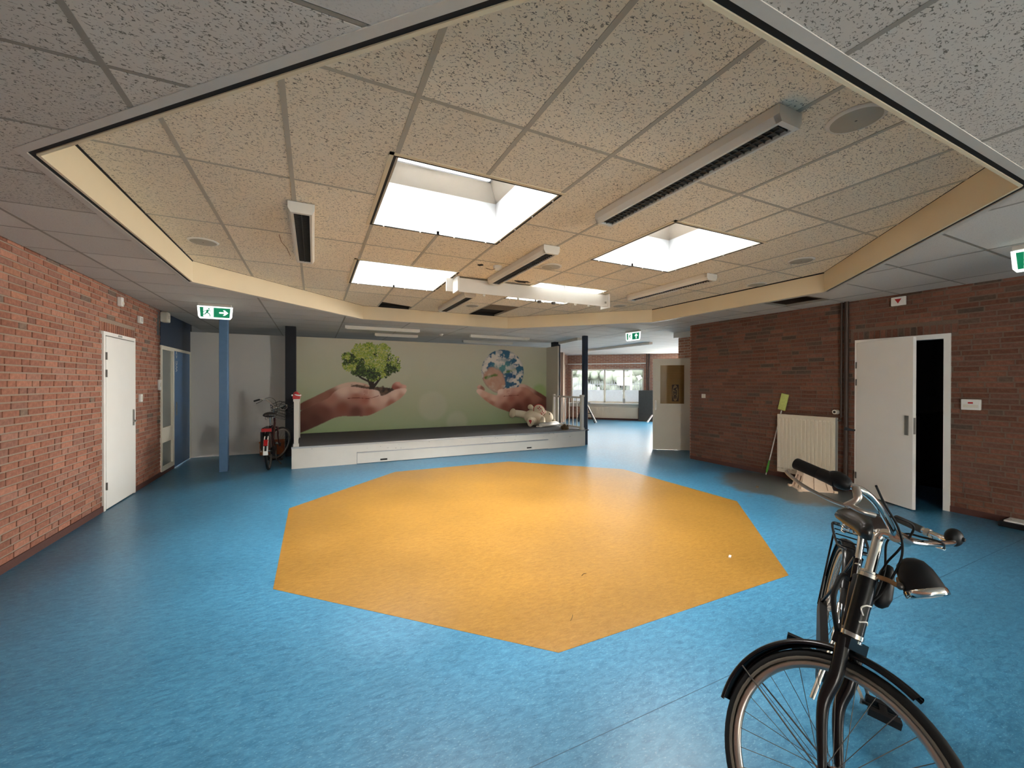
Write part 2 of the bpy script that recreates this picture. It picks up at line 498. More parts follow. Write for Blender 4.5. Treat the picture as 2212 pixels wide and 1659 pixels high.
# frosted film lets daylight through, scattered
m_, nt_, b_ = new_mat('frost_film')
nt_.nodes.remove(b_)
_t = node(nt_, 'ShaderNodeBsdfTranslucent'); _t.inputs[0].default_value = (0.85, 0.88, 0.90, 1)
_d = node(nt_, 'ShaderNodeBsdfDiffuse'); _d.inputs[0].default_value = (0.7, 0.72, 0.74, 1)
_n = node(nt_, 'ShaderNodeTexNoise', Scale=9.0, Detail=4.0)
_mx = node(nt_, 'ShaderNodeMixShader'); nt_.links.new(_n.outputs['Fac'], _mx.inputs[0])
nt_.links.new(_t.outputs[0], _mx.inputs[1]); nt_.links.new(_d.outputs[0], _mx.inputs[2])
nt_.links.new(_mx.outputs[0], nt_.nodes['Material Output'].inputs[0])
# ================================================================== STRUCTURE
XL, XR = -2.27, 6.93            # brick side walls
ZL, ZH = 2.716, 2.961           # low and raised ceiling
YB = 10.36                      # partition behind the stage
YW = 12.3                       # wall behind the partition

def struct(name, mb, m, label=None, parent=None, **kw):
    o = mb.build(name, m, parent, **kw)
    if parent is None: o['kind'] = 'structure'
    if label: o['label'] = label
    return o

FLOOR_POLY = [(-2.4, -7.1), (9.6, -7.1), (9.6, 6.0), (17, 6.0), (17, 7.65), WC, (7.31, YW), (-2.4, YW)]
# ---- floor
floor = struct('floor', MB().prism(FLOOR_POLY, -0.12, 0.0), 'lino_blue', 'marbled blue linoleum floor of the hall')
OC, ORAD = (2.352, 4.617), 2.845
oct_pts = [(OC[0]+ORAD*math.cos(math.radians(22.5+45*k)), OC[1]+ORAD*math.sin(math.radians(22.5+45*k))) for k in range(8)]
MB().prism(oct_pts, 0.0, 0.0012).build('floor_inlay', 'lino_yellow', floor, label='yellow octagonal linoleum inlay')
mb = MB()   # welded seams between the linoleum sheets
for y0 in (1.443,):
    mb.box((0.2, y0-0.0015, 0.0), (6.6, y0+0.0015, 0.0008))
mat('seam', (0.03, 0.09, 0.15), 0.6)
mb.build('sheet_seam', 'seam', floor)

# ---- brick walls: recessed mortar slab, every brick its own piece where the photo shows it largest
BRICK_COLS = [(0.300, 0.130, 0.085), (0.265, 0.112, 0.072), (0.325, 0.150, 0.100), (0.240, 0.100, 0.065), (0.285, 0.135, 0.095),
              (0.220, 0.105, 0.075), (0.310, 0.140, 0.088), (0.255, 0.120, 0.085)]
BRICK_DARK = [(0.150, 0.105, 0.082), (0.175, 0.115, 0.085)]
def set_bcol(me, cols):
    a = me.attributes.new('bcol', 'FLOAT_COLOR', 'FACE')
    a.data.foreach_set('color', np.array(cols, dtype=np.float32).ravel())
def brick_wall(name, label, x, y0, y1, z1, nx, openings, soldiers, thick=0.10, seed=1, dark_p=0.06, shade=1.0):
    """wall in the plane x = const; nx = +1/-1 is the side the bricks face"""
    rnd = random.Random(seed)
    rec = 0.006
    us = sorted({y0, y1, *[v for o in openings for v in o[:2]]}); zs = sorted({0.0, z1, *[v for o in openings for v in o[2:]]})
    mb = MB()
    for i in range(len(us)-1):
        for j in range(len(zs)-1):
            cu, cz = (us[i]+us[i+1])/2, (zs[j]+zs[j+1])/2
            if any(o[0] < cu < o[1] and o[2] < cz < o[3] for o in openings): continue
            mb.box((x-nx*rec, us[i], zs[j]), (x-nx*thick, us[i+1], zs[j+1]))
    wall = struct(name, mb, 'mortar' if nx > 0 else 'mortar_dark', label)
    blocked = list(openings)+[s for s in soldiers]
    bricks = []
    BH, J, BL_ = 0.050, 0.0125, 0.210
    r = 0; z = 0.006
    while z < min(z1, 2.80):
        u = y0-rnd.uniform(0, BL_)-(0.11 if r % 2 else 0)
        while u < y1:
            L_ = BL_ if rnd.random() > 0.16 else 0.10
            segs = [(max(u, y0), min(u+L_, y1))]
            for o in blocked:
                if z+BH > o[2]+0.004 and z < o[3]-0.004:
                    ns = []
                    for a, b in segs:
                        if b <= o[0] or a >= o[1]: ns.append((a, b))
                        else:
                            if a < o[0]: ns.append((a, o[0]))
                            if b > o[1]: ns.append((o[1], b))
                    segs = ns
            for a, b in segs:
                if b-a > 0.02: bricks.append((a, b, z, min(z+BH, z1)))
            u += L_+J
        z += BH+J; r += 1
    for s in soldiers:
        u = s[0]
        while u+0.05 <= s[1]+0.02:
            bricks.append((u+0.006, u+0.056, s[2]+0.006, s[3]-0.006)); u += 0.0625
    def area(bk):
        c = project((x, (bk[0]+bk[1])/2, (bk[2]+bk[3])/2))
        if c is None or not (-20 < c[0] < 2232 and -20 < c[1] < 1679): return 0
        a = project((x, bk[0], bk[2])); b = project((x, bk[1], bk[3]))
        if a is None or b is None: return 0
        return abs(a[0]-b[0])*abs(a[1]-b[1])
    ar = [(area(b), i) for i, b in enumerate(bricks)]
    big = {i for a, i in sorted(ar, reverse=True)[:300] if a > 0}
    def bcol():
        base = rnd.choice(BRICK_DARK) if rnd.random() < dark_p else rnd.choice(BRICK_COLS)
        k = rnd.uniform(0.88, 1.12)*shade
        return (base[0]*k, base[1]*k, base[2]*k, 1)
    def bverts(a, b, c, e, prd, ju):
        xf, xb = x+nx*prd, x-nx*0.02
        return [(xb, a, c), (xb, b, c), (xb, b, e), (xb, a, e), (xf, a+ju, c+ju), (xf, b-ju, c+ju), (xf, b-ju, e-ju), (xf, a+ju, e-ju)]
    FS = [(4, 5, 6, 7), (0, 1, 5, 4), (1, 2, 6, 5), (2, 3, 7, 6), (3, 0, 4, 7)]
    if nx < 0: FS = [tuple(reversed(f)) for f in FS]
    rest = MB(); rc = []
    cache = {}
    for i, bk in enumerate(bricks):
        prd = rnd.uniform(-0.0012, 0.0012); col = bcol()
        if i in big:
            key = (round(bk[1]-bk[0], 4), round(bk[3]-bk[2], 4), rnd.randrange(10))
            if key not in cache:
                vs = bverts(0, bk[1]-bk[0], 0, bk[3]-bk[2], 0.0, 0.0012)
                me = bpy.data.meshes.new('brick')
                me.from_pydata([(v[0]-x, v[1], v[2]) for v in vs], [], FS); me.materials.append(M['brick'])
                set_bcol(me, [col]*5); cache[key] = me
            o = bpy.data.objects.new('brick', cache[key]); o.location = (x+nx*prd, bk[0], bk[2]); o.parent = wall
            COL.objects.link(o)
        else:
            rest.add(bverts(bk[0], bk[1], bk[2], bk[3], prd, 0.0012), FS); rc += [col]*5
    o = rest.build('brickwork', 'brick', wall, kind='stuff')
    set_bcol(o.data, rc)
    return wall
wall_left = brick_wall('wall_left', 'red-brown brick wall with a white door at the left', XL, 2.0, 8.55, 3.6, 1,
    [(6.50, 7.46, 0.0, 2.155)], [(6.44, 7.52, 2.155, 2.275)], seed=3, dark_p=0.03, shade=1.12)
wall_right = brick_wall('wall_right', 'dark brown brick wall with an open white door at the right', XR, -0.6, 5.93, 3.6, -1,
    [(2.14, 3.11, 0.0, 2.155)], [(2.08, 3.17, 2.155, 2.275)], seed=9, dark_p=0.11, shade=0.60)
mb = MB().box((XL, -7.0, 0), (XL+0.012, 6.50, 0.07)).box((XL, 7.46, 0), (XL+0.012, 8.55, 0.07))
struct('baseboard_left', mb, 'baseboard_red', 'dark red skirting along the left wall')
mb = MB().box((XR-0.012, -7.0, 0), (XR, 2.14, 0.07)).box((XR-0.012, 3.11, 0), (XR, 5.93, 0.07))
struct('baseboard_right', mb, 'baseboard_red', 'dark red skirting along the right wall')
# end face of the right wall and the return wall beside the far door
def uv_wall(name, p0, p1, z0, z1, openings, m, label, thick=0.12, parent=None):
    """vertical wall from p0 to p1 (room side on the right of p0->p1), metric UVs for the brick texture"""
    p0 = Vector((*p0, 0)); p1 = Vector((*p1, 0)); d = (p1-p0); Ln = d.length; d.normalize()
    n = Vector((-d.y, d.x, 0))
    us = sorted({0.0, Ln, *[v for o in openings for v in o[:2]]}); zs = sorted({z0, z1, *[v for o in openings for v in o[2:]]})
    me_v = []; me_f = []; uvs = []
    for i in range(len(us)-1):
        for j in range(len(zs)-1):
            cu, cz = (us[i]+us[i+1])/2, (zs[j]+zs[j+1])/2
            if any(o[0] < cu < o[1] and o[2] < cz < o[3] for o in openings): continue
            b = len(me_v)
            for off in (0, thick):
                for (u, z) in ((us[i], zs[j]), (us[i+1], zs[j]), (us[i+1], zs[j+1]), (us[i], zs[j+1])):
                    me_v.append(p0+d*u+n*off+Vector((0, 0, z))); uvs.append((u+off, z))
            me_f += [(b, b+1, b+2, b+3), (b+7, b+6, b+5, b+4), (b, b+4, b+5, b+1), (b+1, b+5, b+6, b+2), (b+2, b+6, b+7, b+3), (b+3, b+7, b+4, b)]
    me = bpy.data.meshes.new(name); me.from_pydata([tuple(v) for v in me_v], [], me_f)
    ul = me.uv_layers.new(name='UVMap')
    for p in me.polygons:
        for li in p.loop_indices: ul.data[li].uv = uvs[me.loops[li].vertex_index]
    me.materials.append(M[m]); me.update()
    o = bpy.data.objects.new(name, me); COL.objects.link(o)
    if parent is None: o['kind'] = 'structure'
    else: o.parent = parent
    if label: o['label'] = label
    return o
uv_wall('wall_passage', (7.90, 5.97), (7.90, 7.02), 0, 3.6, [], 'brick_far', 'dark brick return beside the far white door', 0.12)
uv_wall('wall_return', (7.9, 5.97), (6.95, 5.97), 0, 3.6, [], 'brick_far', 'short brick return behind the right wall', 0.04)
DG = lambda s, z, off=0.0: Vector((WC[0]+s*D7+off*D7, WC[1]-s*D7+off*D7, z))      # point on the diagonal window wall
wall_far = uv_wall('wall_far', WC, (17, 7.65), 0, 3.6, [(0.14, 3.13, 0.70, 2.12), (3.7, 9.1, 0.5, 2.3)], 'brick_far', 'red brick wall with a wide window in the far room', 0.22)  # second opening is out of view, added to brighten the far room
LG = lambda s, z, off=0.0: Vector((WC[0]-s*D7-off*D7, WC[1]-s*D7+off*D7, z))
wall_far_l = uv_wall('wall_far_left', (7.31, YW), WC, 0, 3.6, [(3.57-1.50, 3.57-0.16, 0.70, 2.30)], 'brick_far', 'short brick wall with a bright window in the far room', 0.22)
uv_wall('wall_far_right', (17, 7.65), (17, 6.0), 0, 3.6, [], 'brick_far', 'end wall of the far room', 0.1)
uv_wall('wall_far_near', (17, 6.0), (7.9, 6.0), 0, 3.6, [], 'brick_far', 'near wall of the far room', 0.1)
struct('wall_back', MB().box((-2.4, YW, 0), (7.31, YW+0.1, 3.6)), 'dark_room', 'dark wall hidden behind the stage partition')
struct('wall_side', MB().box((XL-0.1, 10.40, 0), (XL, YW, 3.6)), 'dark_room', 'dark side wall behind the partition')
# rear part of the hall behind the viewer, with side windows added to brighten the hall
struct('wall_rear', MB().box((-2.4, REAR_Y-0.1, 0), (7.05, REAR_Y, 3.6)), 'cream_paint', 'plain wall behind the viewer')
uv_wall('wall_left_rear', (XL, -7.0), (XL, 2.0), 0, 3.6, [(0.7, 1.5, 0.40, 2.60)], 'brick_far', 'rear part of the left brick wall', 0.1)
uv_wall('wall_right_rear', (XR, -0.6), (XR, -7.0), 0, 3.6, [(4.05, 5.8, 0.40, 2.60)], 'brick_far', 'rear part of the right brick wall', 0.1)
wr = thing('added_window_3', 'wide right side window behind the viewer, added for fill light', None, (XR, -5.5, 0.4), kind='structure')
mb = MB()
for y_ in (-6.4, -5.55, -4.70): mb.box((XR+0.03, y_, 0.40), (XR+0.08, y_+0.05, 2.60))
mb.box((XR+0.03, -6.4, 0.40), (XR+0.08, -4.65, 0.46)).box((XR+0.03, -6.4, 2.54), (XR+0.08, -4.65, 2.60))
mb.build('window_frame', 'white_paint', wr)
wr = thing('added_window_2', 'narrow left side window behind the viewer, added for fill light', None, (XL, -5.9, 0.4), kind='structure')  # added window that sends fill light towards the right wall
mb = MB()
for y_ in (-6.3, -5.55): mb.box((XL-0.08, y_, 0.40), (XL-0.03, y_+0.05, 2.60))
mb.box((XL-0.08, -6.3, 0.40), (XL-0.03, -5.5, 0.46)).box((XL-0.08, -6.3, 2.54), (XL-0.03, -5.5, 2.60))
mb.build('window_frame', 'white_paint', wr)
# ---- low ceiling: one object per tile
CC, AP = (2.29, 4.44), 3.56
def octagon(ap, c=CC):
    R = ap/math.cos(PI/8)
    return [(c[0]+R*math.cos(math.radians(22.5+45*k)), c[1]+R*math.sin(math.radians(22.5+45*k))) for k in range(8)]
ON = [(math.cos(math.radians(45*k)), math.sin(math.radians(45*k))) for k in range(8)]
def oct_inside(poly, ap):
    for n in ON: poly = clip_half(poly, n, n[0]*CC[0]+n[1]*CC[1]+ap)
    return poly
def oct_outside(poly, ap):
    out = []; rem = poly
    for n in ON:
        d = n[0]*CC[0]+n[1]*CC[1]+ap
        o = clip_half(rem, (-n[0], -n[1]), -d)
        if parea(o) > 2e-4: out.append(o)
        rem = clip_half(rem, n, d)
        if parea(rem) < 1e-6: break
    return out
# tile field beyond the stage edge: too far to tell the tiles apart
m_, nt_, b_ = new_mat('tile_far')
_tc = node(nt_, 'ShaderNodeTexCoord'); _mp = node(nt_, 'ShaderNodeMapping'); _mp.inputs['Location'].default_value = (1.9, -1.42, 0)
_br = node(nt_, 'ShaderNodeTexBrick', Scale=1.0); _br.offset = 0.0
_br.inputs['Color1'].default_value = (0.56, 0.54, 0.50, 1); _br.inputs['Color2'].default_value = (0.60, 0.58, 0.54, 1)
_br.inputs['Mortar'].default_value = (0.36, 0.33, 0.28, 1); _br.inputs['Mortar Size'].default_value = 0.012
_br.inputs['Brick Width'].default_value = 1.2; _br.inputs['Row Height'].default_value = 0.6
nt_.links.new(_tc.outputs['Object'], _mp.inputs[0]); nt_.links.new(_mp.outputs[0], _br.inputs['Vector'])
nt_.links.new(_br.outputs['Color'], b_.inputs['Base Color']); b_.inputs['Roughness'].default_value = 0.9
YT = 8.62
mb = MB().prism([(XL-0.1, -7.0), (XR, -7.0), (XR, -0.38), (XL-0.1, -0.38)], ZL, ZL+0.02)
mb.prism([(XL-0.1, YT), (XR, YT), (XR, YW), (XL-0.1, YW)], ZL, ZL+0.02)
mb.prism([(XR, 5.93), (17, 5.93), (17, 7.65), (WC[0], WC[1]), (7.31, YW), (XR, YW)], ZL, ZL+0.02)
ceiling = struct('ceiling', mb, 'tile_far', 'low suspended tile ceiling around the raised octagon')
rndt = random.Random(5)
TRIM = AP+0.085
for i in range(-1, 8):
    for j in range(-3, 13):
        x0, y0 = -1.9+1.2*i, 1.42+0.6*j
        a = (max(x0, XL), max(y0, -0.38)); b = (min(x0+1.2, XR), min(y0+0.6, YT))
        if b[0]-a[0] < 0.02 or b[1]-a[1] < 0.02: continue
        if i == 6 and j == 3: continue                       # the missing tile by the right wall
        g = 0.0125
        rect = [(a[0]+g, a[1]+g), (b[0]-g, a[1]+g), (b[0]-g, b[1]-g), (a[0]+g, b[1]-g)]
        pcs = oct_outside(rect, TRIM)
        if not pcs or sum(map(parea, pcs)) < 0.003: continue
        cx_, cy_ = x0+0.6, y0+0.3
        plain = cy_ > 4.1 or (cx_ > 4.6 and cy_ > 0.7) or rndt.random() < 0.1
        if cx_ < -0.8 and 3.6 < cy_ < 4.1: plain = False
        mb = MB()
        for pz in pcs: mb.prism(pz, ZL, ZL+0.015)
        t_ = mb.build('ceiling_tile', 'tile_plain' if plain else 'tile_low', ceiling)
mb_list = []
def bar_segments(axis, c, lo, hi, ap, inside):
    """intervals of a grid line inside / outside the octagon"""
    t0, t1 = -1e9, 1e9
    for n in ON:
        d = n[0]*CC[0]+n[1]*CC[1]+ap
        A, B = (n[1], n[0]*c) if axis == 'y' else (n[0], n[1]*c)
        if abs(A) < 1e-9:
            if B > d: return [] if inside else [(lo, hi)]
            continue
        t = (d-B)/A
        if A > 0: t1 = min(t1, t)
        else: t0 = max(t0, t)
    if t0 >= t1: return [] if inside else [(lo, hi)]
    if inside: return [(max(lo, t0), min(hi, t1))]
    return [s for s in ((lo, min(hi, t0)), (max(lo, t1), hi)) if s[1]-s[0] > 0.03]
for i in range(0, 8):
    c = -1.9+1.2*i
    for a, b in bar_segments('y', c, -0.38, YT, TRIM, False):
        MB().box((c-0.012, a, ZL-0.001), (c+0.012, b, ZL+0.03)).build('tee_bar', 'tee_low', ceiling)
for j in range(-3, 13):
    c = 1.42+0.6*j
    for a, b in bar_segments('x', c, XL, XR, TRIM, False):
        MB().box((a, c-0.009, ZL+0.001), (b, c+0.009, ZL+0.03)).build('tee_bar', 'tee_low', ceiling)
# backing above the missing tile
MB().box((5.2, 3.0, ZL+0.30), (XR, 4.0, ZL+0.32)).build('ceiling_void', 'void_black', ceiling)
MB().box((5.98, 3.30, ZL+0.03), (6.45, 3.34, ZL+0.09)).bar((6.02, 3.6, ZL+0.05), (6.3, 3.42, ZL+0.08), 0.10, 0.02).build('hanging_scrap', 'wicker', ceiling)

# ---- raised octagonal ceiling
raised = struct('ceiling.001', MB().prism(octagon(AP), ZH+0.10, ZH+0.12) if False else MB().prism(octagon(AP+0.05), ZH+0.30, ZH+0.32), 'void_black', 'raised octagonal tile ceiling with four skylights')
raised.data.clear_geometry()
def ring(ap0, ap1, z0, z1, mb=None):
    mb = mb or MB()
    a, b = octagon(ap0), octagon(ap1)
    for k in range(8):
        k2 = (k+1) % 8
        mb.prism([a[k], b[k], b[k2], a[k2]], z0, z1)
    return mb
def void_cover():
    """dark deck above the raised tiles, open over the skylights"""
    mb = MB(); z = ZH+0.06
    xs = [-1.4, SKY_X[0][0]-0.02, SKY_X[0][1]+0.02, SKY_X[1][0]-0.02, SKY_X[1][1]+0.02, 6.0]
    ys = [0.7, SKY_Y[0][0]-0.02, SKY_Y[0][1]+0.02, SKY_Y[1][0]-0.02, SKY_Y[1][1]+0.02, 8.2]
    for i in range(5):
        for j in range(5):
            if i in (1, 3) and j in (1, 3): continue
            mb.box((xs[i], ys[j], z), (xs[i+1], ys[j+1], z+0.02))
    return mb
_o = void_cover().build('ceiling_void', 'void_black', None)
raised.data = _o.data; bpy.data.objects.remove(_o)
U0, V0 = 0.463, 2.023
def sub_rect(poly_rect, holes):
    out = [poly_rect]
    for h in holes:
        nx_ = []
        for (a, b) in out:
            if b[0] <= h[0]+1e-4 or a[0] >= h[1]-1e-4 or b[1] <= h[2]+1e-4 or a[1] >= h[3]-1e-4: nx_.append((a, b)); continue
            if a[1] < h[2]: nx_.append((a, (b[0], h[2])))
            if b[1] > h[3]: nx_.append(((a[0], h[3]), b))
        out = nx_
    return out
HOLES = [(x[0], x[1], y[0], y[1]) for x in SKY_X for y in SKY_Y]
for i in range(-4, 10):
    for j in range(-2, 6):
        x0, y0 = U0+0.6*i, V0+1.2*j
        y1 = y0+1.2
        tm = 'tile_raised'
        if i == 4 and j == 4: y1 = 7.32; tm = 'tile_brown'
        for a, b in sub_rect(((x0, y0), (x0+0.6, y1)), HOLES):
            g = 0.004
            rect = [(a[0]+g, a[1]+g), (b[0]-g, a[1]+g), (b[0]-g, b[1]-g), (a[0]+g, b[1]-g)]
            if i == 1 and j == 4: rect = [(a[0]+g, a[1]+g), (b[0]-g, a[1]+g), (b[0]-g, 7.72), (a[0]+g, 7.46)]
            pz = oct_inside(rect, AP-0.005)
            if parea(pz) < 0.003: continue
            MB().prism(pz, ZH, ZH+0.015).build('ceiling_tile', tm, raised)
for i in range(-3, 10):
    c = U0+0.6*i
    for a, b in bar_segments('y', c, 0, 9, AP, True):
        for p, q in ([(a, b)] if not any(abs(c-e) < 0.31 and 0 for e in (0,)) else []):
            cuts = [(p, q)]
            for hx in HOLES:
                if hx[0]+0.01 < c < hx[1]-0.01:
                    cuts = [s for u, v in cuts for s in ((u, min(v, hx[2])), (max(u, hx[3]), v)) if s[1]-s[0] > 0.02]
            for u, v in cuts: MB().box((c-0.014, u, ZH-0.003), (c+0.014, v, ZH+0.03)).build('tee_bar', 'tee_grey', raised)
for j in range(-1, 6):
    c = V0+1.2*j
    for a, b in bar_segments('x', c, -3, 8, AP, True):
        cuts = [(a, b)]
        for hx in HOLES:
            if hx[2]+0.01 < c < hx[3]-0.01:
                cuts = [s for u, v in cuts for s in ((u, min(v, hx[0])), (max(u, hx[1]), v)) if s[1]-s[0] > 0.02]
        for u, v in cuts: MB().box((u, c-0.011, ZH-0.002), (v, c+0.011, ZH+0.03)).build('tee_bar', 'tee_grey', raised)
# half-way cross bars between the skylights
for xa, xb in SKY_X:
    for yc in (SKY_Y[0][0], SKY_Y[0][1], SKY_Y[1][0], SKY_Y[1][1]): pass
def blob(c, r, n=14, seed=0, sx=1.0, sy=1.0):
    q = random.Random(seed)
    return [(c[0]+sx*r*q.uniform(0.55, 1.1)*math.cos(2*PI*k/n), c[1]+sy*r*q.uniform(0.55, 1.1)*math.sin(2*PI*k/n)) for k in range(n)]
MB().prism(blob((2.62, 5.10), 0.10, seed=2, sx=1.3, sy=0.7), ZH-0.0012, ZH-0.0002).prism(blob((1.80, 4.60), 0.05, seed=4), ZH-0.0012, ZH-0.0002).build('tile_hole', 'void_black', raised)
# soffit band, black shadow gap and pale edge trim of the octagon
soffit = struct('trim_1', ring(AP+0.075, AP+0.12, ZL+0.017, ZL+0.03), 'alu_trim', 'cream band and edge trim around the raised octagon')
oa = octagon(AP)
for k in range(8):
    a = Vector((*oa[k], 0)); b = Vector((*oa[(k+1) % 8], 0)); d = (b-a).normalized(); n = Vector((d.y, -d.x, 0))
    top = ZH-(0.016 if k in (3, 7) else 0.003); bot = ZL-0.002
    pn = MB().obox((a+b)/2+n*0.008+Vector((0, 0, (top+bot)/2)), (b-a)/2, n*0.008, Vector((0, 0, (top-bot)/2)))
    pn.build('soffit_panel', 'soffit_cream', soffit)
a_, b_2 = octagon(AP+0.044), octagon(AP+0.085)
a0_, a1_ = octagon(AP+0.016), octagon(AP+0.044)
for k in range(8):
    k2 = (k+1) % 8
    MB().prism([a_[k], b_2[k], b_2[k2], a_[k2]], ZL-0.004, ZL+0.016).build('edge_trim', 'alu_trim', soffit)
    MB().prism([a0_[k], a1_[k], a1_[k2], a0_[k2]], ZL+(0.004 if k in (3, 4, 5, 6, 7) else -0.0025), ZL+0.03).build('shadow_gap', 'black_gap' if k in (3, 4, 5, 6, 7) else 'alu_trim', soffit)
ring(AP+0.001, AP+0.03, ZH-0.018, ZH+0.05).build('shadow_gap', 'black_gap', soffit)
# roof above everything, open only over the skylights
mb = MB()
xs = [-2.5, SKY_X[0][0]+0.10, SKY_X[0][1]-0.10, SKY_X[1][0]+0.10, SKY_X[1][1]-0.10, 17.2]
ys = [-7.2, SKY_Y[0][0]+0.10, SKY_Y[0][1]-0.10, SKY_Y[1][0]+0.10, SKY_Y[1][1]-0.10, 15.2]
for i in range(5):
    for j in range(5):
        if i in (1, 3) and j in (1, 3): continue
        mb.box((xs[i], ys[j], 3.60), (xs[i+1], ys[j+1], 3.68))
for i in range(len(FLOOR_POLY)):
    p, q = FLOOR_POLY[i], FLOOR_POLY[(i+1) % len(FLOOR_POLY)]
    mb.bar((p[0], p[1], 3.16), (q[0], q[1], 3.16), 0.1, 0.88)
struct('roof', mb, 'dark_room', 'flat roof over the hall')

# ---- four skylights
sk_lab = {(0, 0): 'large near skylight with white shaft, left of the long lamp', (0, 1): 'far left skylight beside the hanging white fascia',
          (1, 0): 'right skylight between the two lamps near the right wall', (1, 1): 'far right skylight partly hidden by the white fascia'}
for ix, xr in enumerate(SKY_X):
    for iy, yr in enumerate(SKY_Y):
        r_ = thing('skylight', sk_lab[(ix, iy)], 'skylight', ((xr[0]+xr[1])/2, (yr[0]+yr[1])/2, ZH), group='skylights in the raised ceiling')
        x0, x1 = xr; y0, y1 = yr; zt = 3.36
        w = 0.012
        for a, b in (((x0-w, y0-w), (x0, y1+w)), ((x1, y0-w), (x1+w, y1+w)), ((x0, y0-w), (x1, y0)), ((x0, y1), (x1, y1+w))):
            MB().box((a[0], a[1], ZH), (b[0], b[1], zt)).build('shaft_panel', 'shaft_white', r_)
        i_ = 0.10
        o4 = [(x0-w, y0-w), (x1+w, y0-w), (x1+w, y1+w), (x0-w, y1+w)]; n4 = [(x0+i_, y0+i_), (x1-i_, y0+i_), (x1-i_, y1-i_), (x0+i_, y1-i_)]
        mb = MB()
        for k in range(4):
            k2 = (k+1) % 4
            mb.add([(*o4[k], zt), (*o4[k2], zt), (*n4[k2], 3.51), (*n4[k], 3.51), (*o4[k], zt+0.02), (*o4[k2], zt+0.02), (*n4[k2], 3.53), (*n4[k], 3.53)],
                   [(0, 1, 2, 3), (7, 6, 5, 4), (0, 4, 5, 1), (1, 5, 6, 2), (2, 6, 7, 3), (3, 7, 4, 0)])
        mb.build('curb', 'shaft_beige', r_)
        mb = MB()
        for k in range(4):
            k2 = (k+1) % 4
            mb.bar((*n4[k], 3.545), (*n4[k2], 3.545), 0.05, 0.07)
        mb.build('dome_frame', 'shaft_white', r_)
        MB().box((x0+i_, y0+i_, 3.585), (x1-i_, y1-i_, 3.59)).build('glass_pane', 'glass_clear', r_)
        mb = MB()   # dark gap and pale angle round the opening
        for a, b in (((x0-0.018, y0-0.018), (x0, y1+0.018)), ((x1, y0-0.018), (x1+0.018, y1+0.018)), ((x0, y0-0.018), (x1, y0)), ((x0, y1), (x1, y1+0.018))):
            mb.box((a[0], a[1], ZH-0.004), (b[0], b[1], ZH))
        mb.build('shadow_gap', 'black_gap', r_)
        mb = MB()
        for a, b in (((x0-0.045, y0-0.045), (x0-0.018, y1+0.03)), ((x0-0.045, y0-0.045), (x1+0.03, y0-0.018))):
            mb.box((a[0], a[1], ZH-0.006), (b[0], b[1], ZH))
        mb.build('edge_trim', 'soffit_cream', r_)
        mb = MB()
        for k in range(4):
            for px, py in ((x0+0.1+k*0.33, y1+0.002), (x1+0.002, y0+0.1+k*0.33)): mb.sph((px, py, ZH-0.006), 0.008, 6, 4)
        mb.build('clip', 'plastic_white', r_, kind='stuff')
# ================================================================== DOORS, WINDOWS, COLUMNS
def lever_handle(root, P, along, out, parent_mat='steel', plate=(0.03, 0.20), lever=0.12):
    """back plate and lever; P = plate centre, along = lever direction, out = away from the leaf"""
    P = Vector(P); al = Vector(along).normalized(); ou = Vector(out).normalized()
    pl = MB().obox(P+ou*0.005, al*plate[0]/2, ou*0.005, Vector((0, 0, plate[1]/2)))
    h = pl.build('handle_plate', parent_mat, root)
    k = P+Vector((0, 0, 0.035))
    MB().tube([k+ou*0.008, k+ou*0.05, k+ou*0.055+al*0.02, k+ou*0.055+al*lever], 0.009, 8).build('lever', parent_mat, h)
    return h
# door 1: closed white door in the left wall
d1 = thing('door_1', 'closed white flush door in the left brick wall', None, (XL, 6.98, 0), kind='structure')
mb = MB().box((XL-0.09, 6.50, 0), (XL+0.018, 6.545, 2.155)).box((XL-0.09, 7.415, 0), (XL+0.018, 7.46, 2.155)).box((XL-0.09, 6.545, 2.11), (XL+0.018, 7.415, 2.155))
mb.build('door_frame', 'white_paint', d1)
leaf = MB().box((XL-0.02, 6.552, 0.012), (XL+0.022, 7.425, 2.10)).build('door_leaf', 'white_paint', d1, bevel=0.003)
lever_handle(leaf, (XL+0.022, 7.36, 1.06), (0, -1, 0), (1, 0, 0), plate=(0.035, 0.22))
MB().cyl((XL+0.025, 7.36, 1.01), (XL+0.055, 7.36, 1.01), 0.016).build('lock_cylinder', 'steel', leaf)
for z_ in (1.86, 1.65, 0.29):
    MB().cyl((XL+0.026, 6.548, z_-0.045), (XL+0.026, 6.548, z_+0.045), 0.010, n=8).build('hinge', 'dark_steel', d1)
MB().box((XL+0.018, 6.90, 2.120), (XL+0.020, 7.02, 2.146)).build('name_tag', 'sign_grey', d1)
MB().box((XL-0.10, 6.4, 0), (XL-0.09, 7.6, 2.3)).build('door_backing', 'dark_room', d1)
# side light, blue door and navy panel at the end of the left wall
w1 = thing('window_1', 'narrow glazed side light beside the blue door', None, (XL, 8.9, 0), kind='structure')
mb = MB().box((XL-0.06, 8.555, 0.06), (XL+0.012, 8.62, 2.155)).box((XL-0.06, 9.19, 0.06), (XL+0.012, 9.26, 2.155)).box((XL-0.06, 8.62, 2.09), (XL+0.012, 9.19, 2.155))
mb.box((XL-0.06, 8.62, 0.06), (XL+0.012, 9.19, 0.13))
mb.build('window_frame', 'cream_paint', w1)
MB().box((XL-0.05, 8.62, 0.53), (XL+0.004, 9.19, 0.78)).build('window_rail', 'cream_paint', w1)
MB().box((XL-0.03, 8.62, 0.78), (XL-0.024, 9.19, 2.09)).build('glass_pane', 'glass_side', w1)
MB().box((XL-0.03, 8.62, 0.13), (XL-0.024, 9.19, 0.53)).build('glass_pane', 'glass_side', w1)
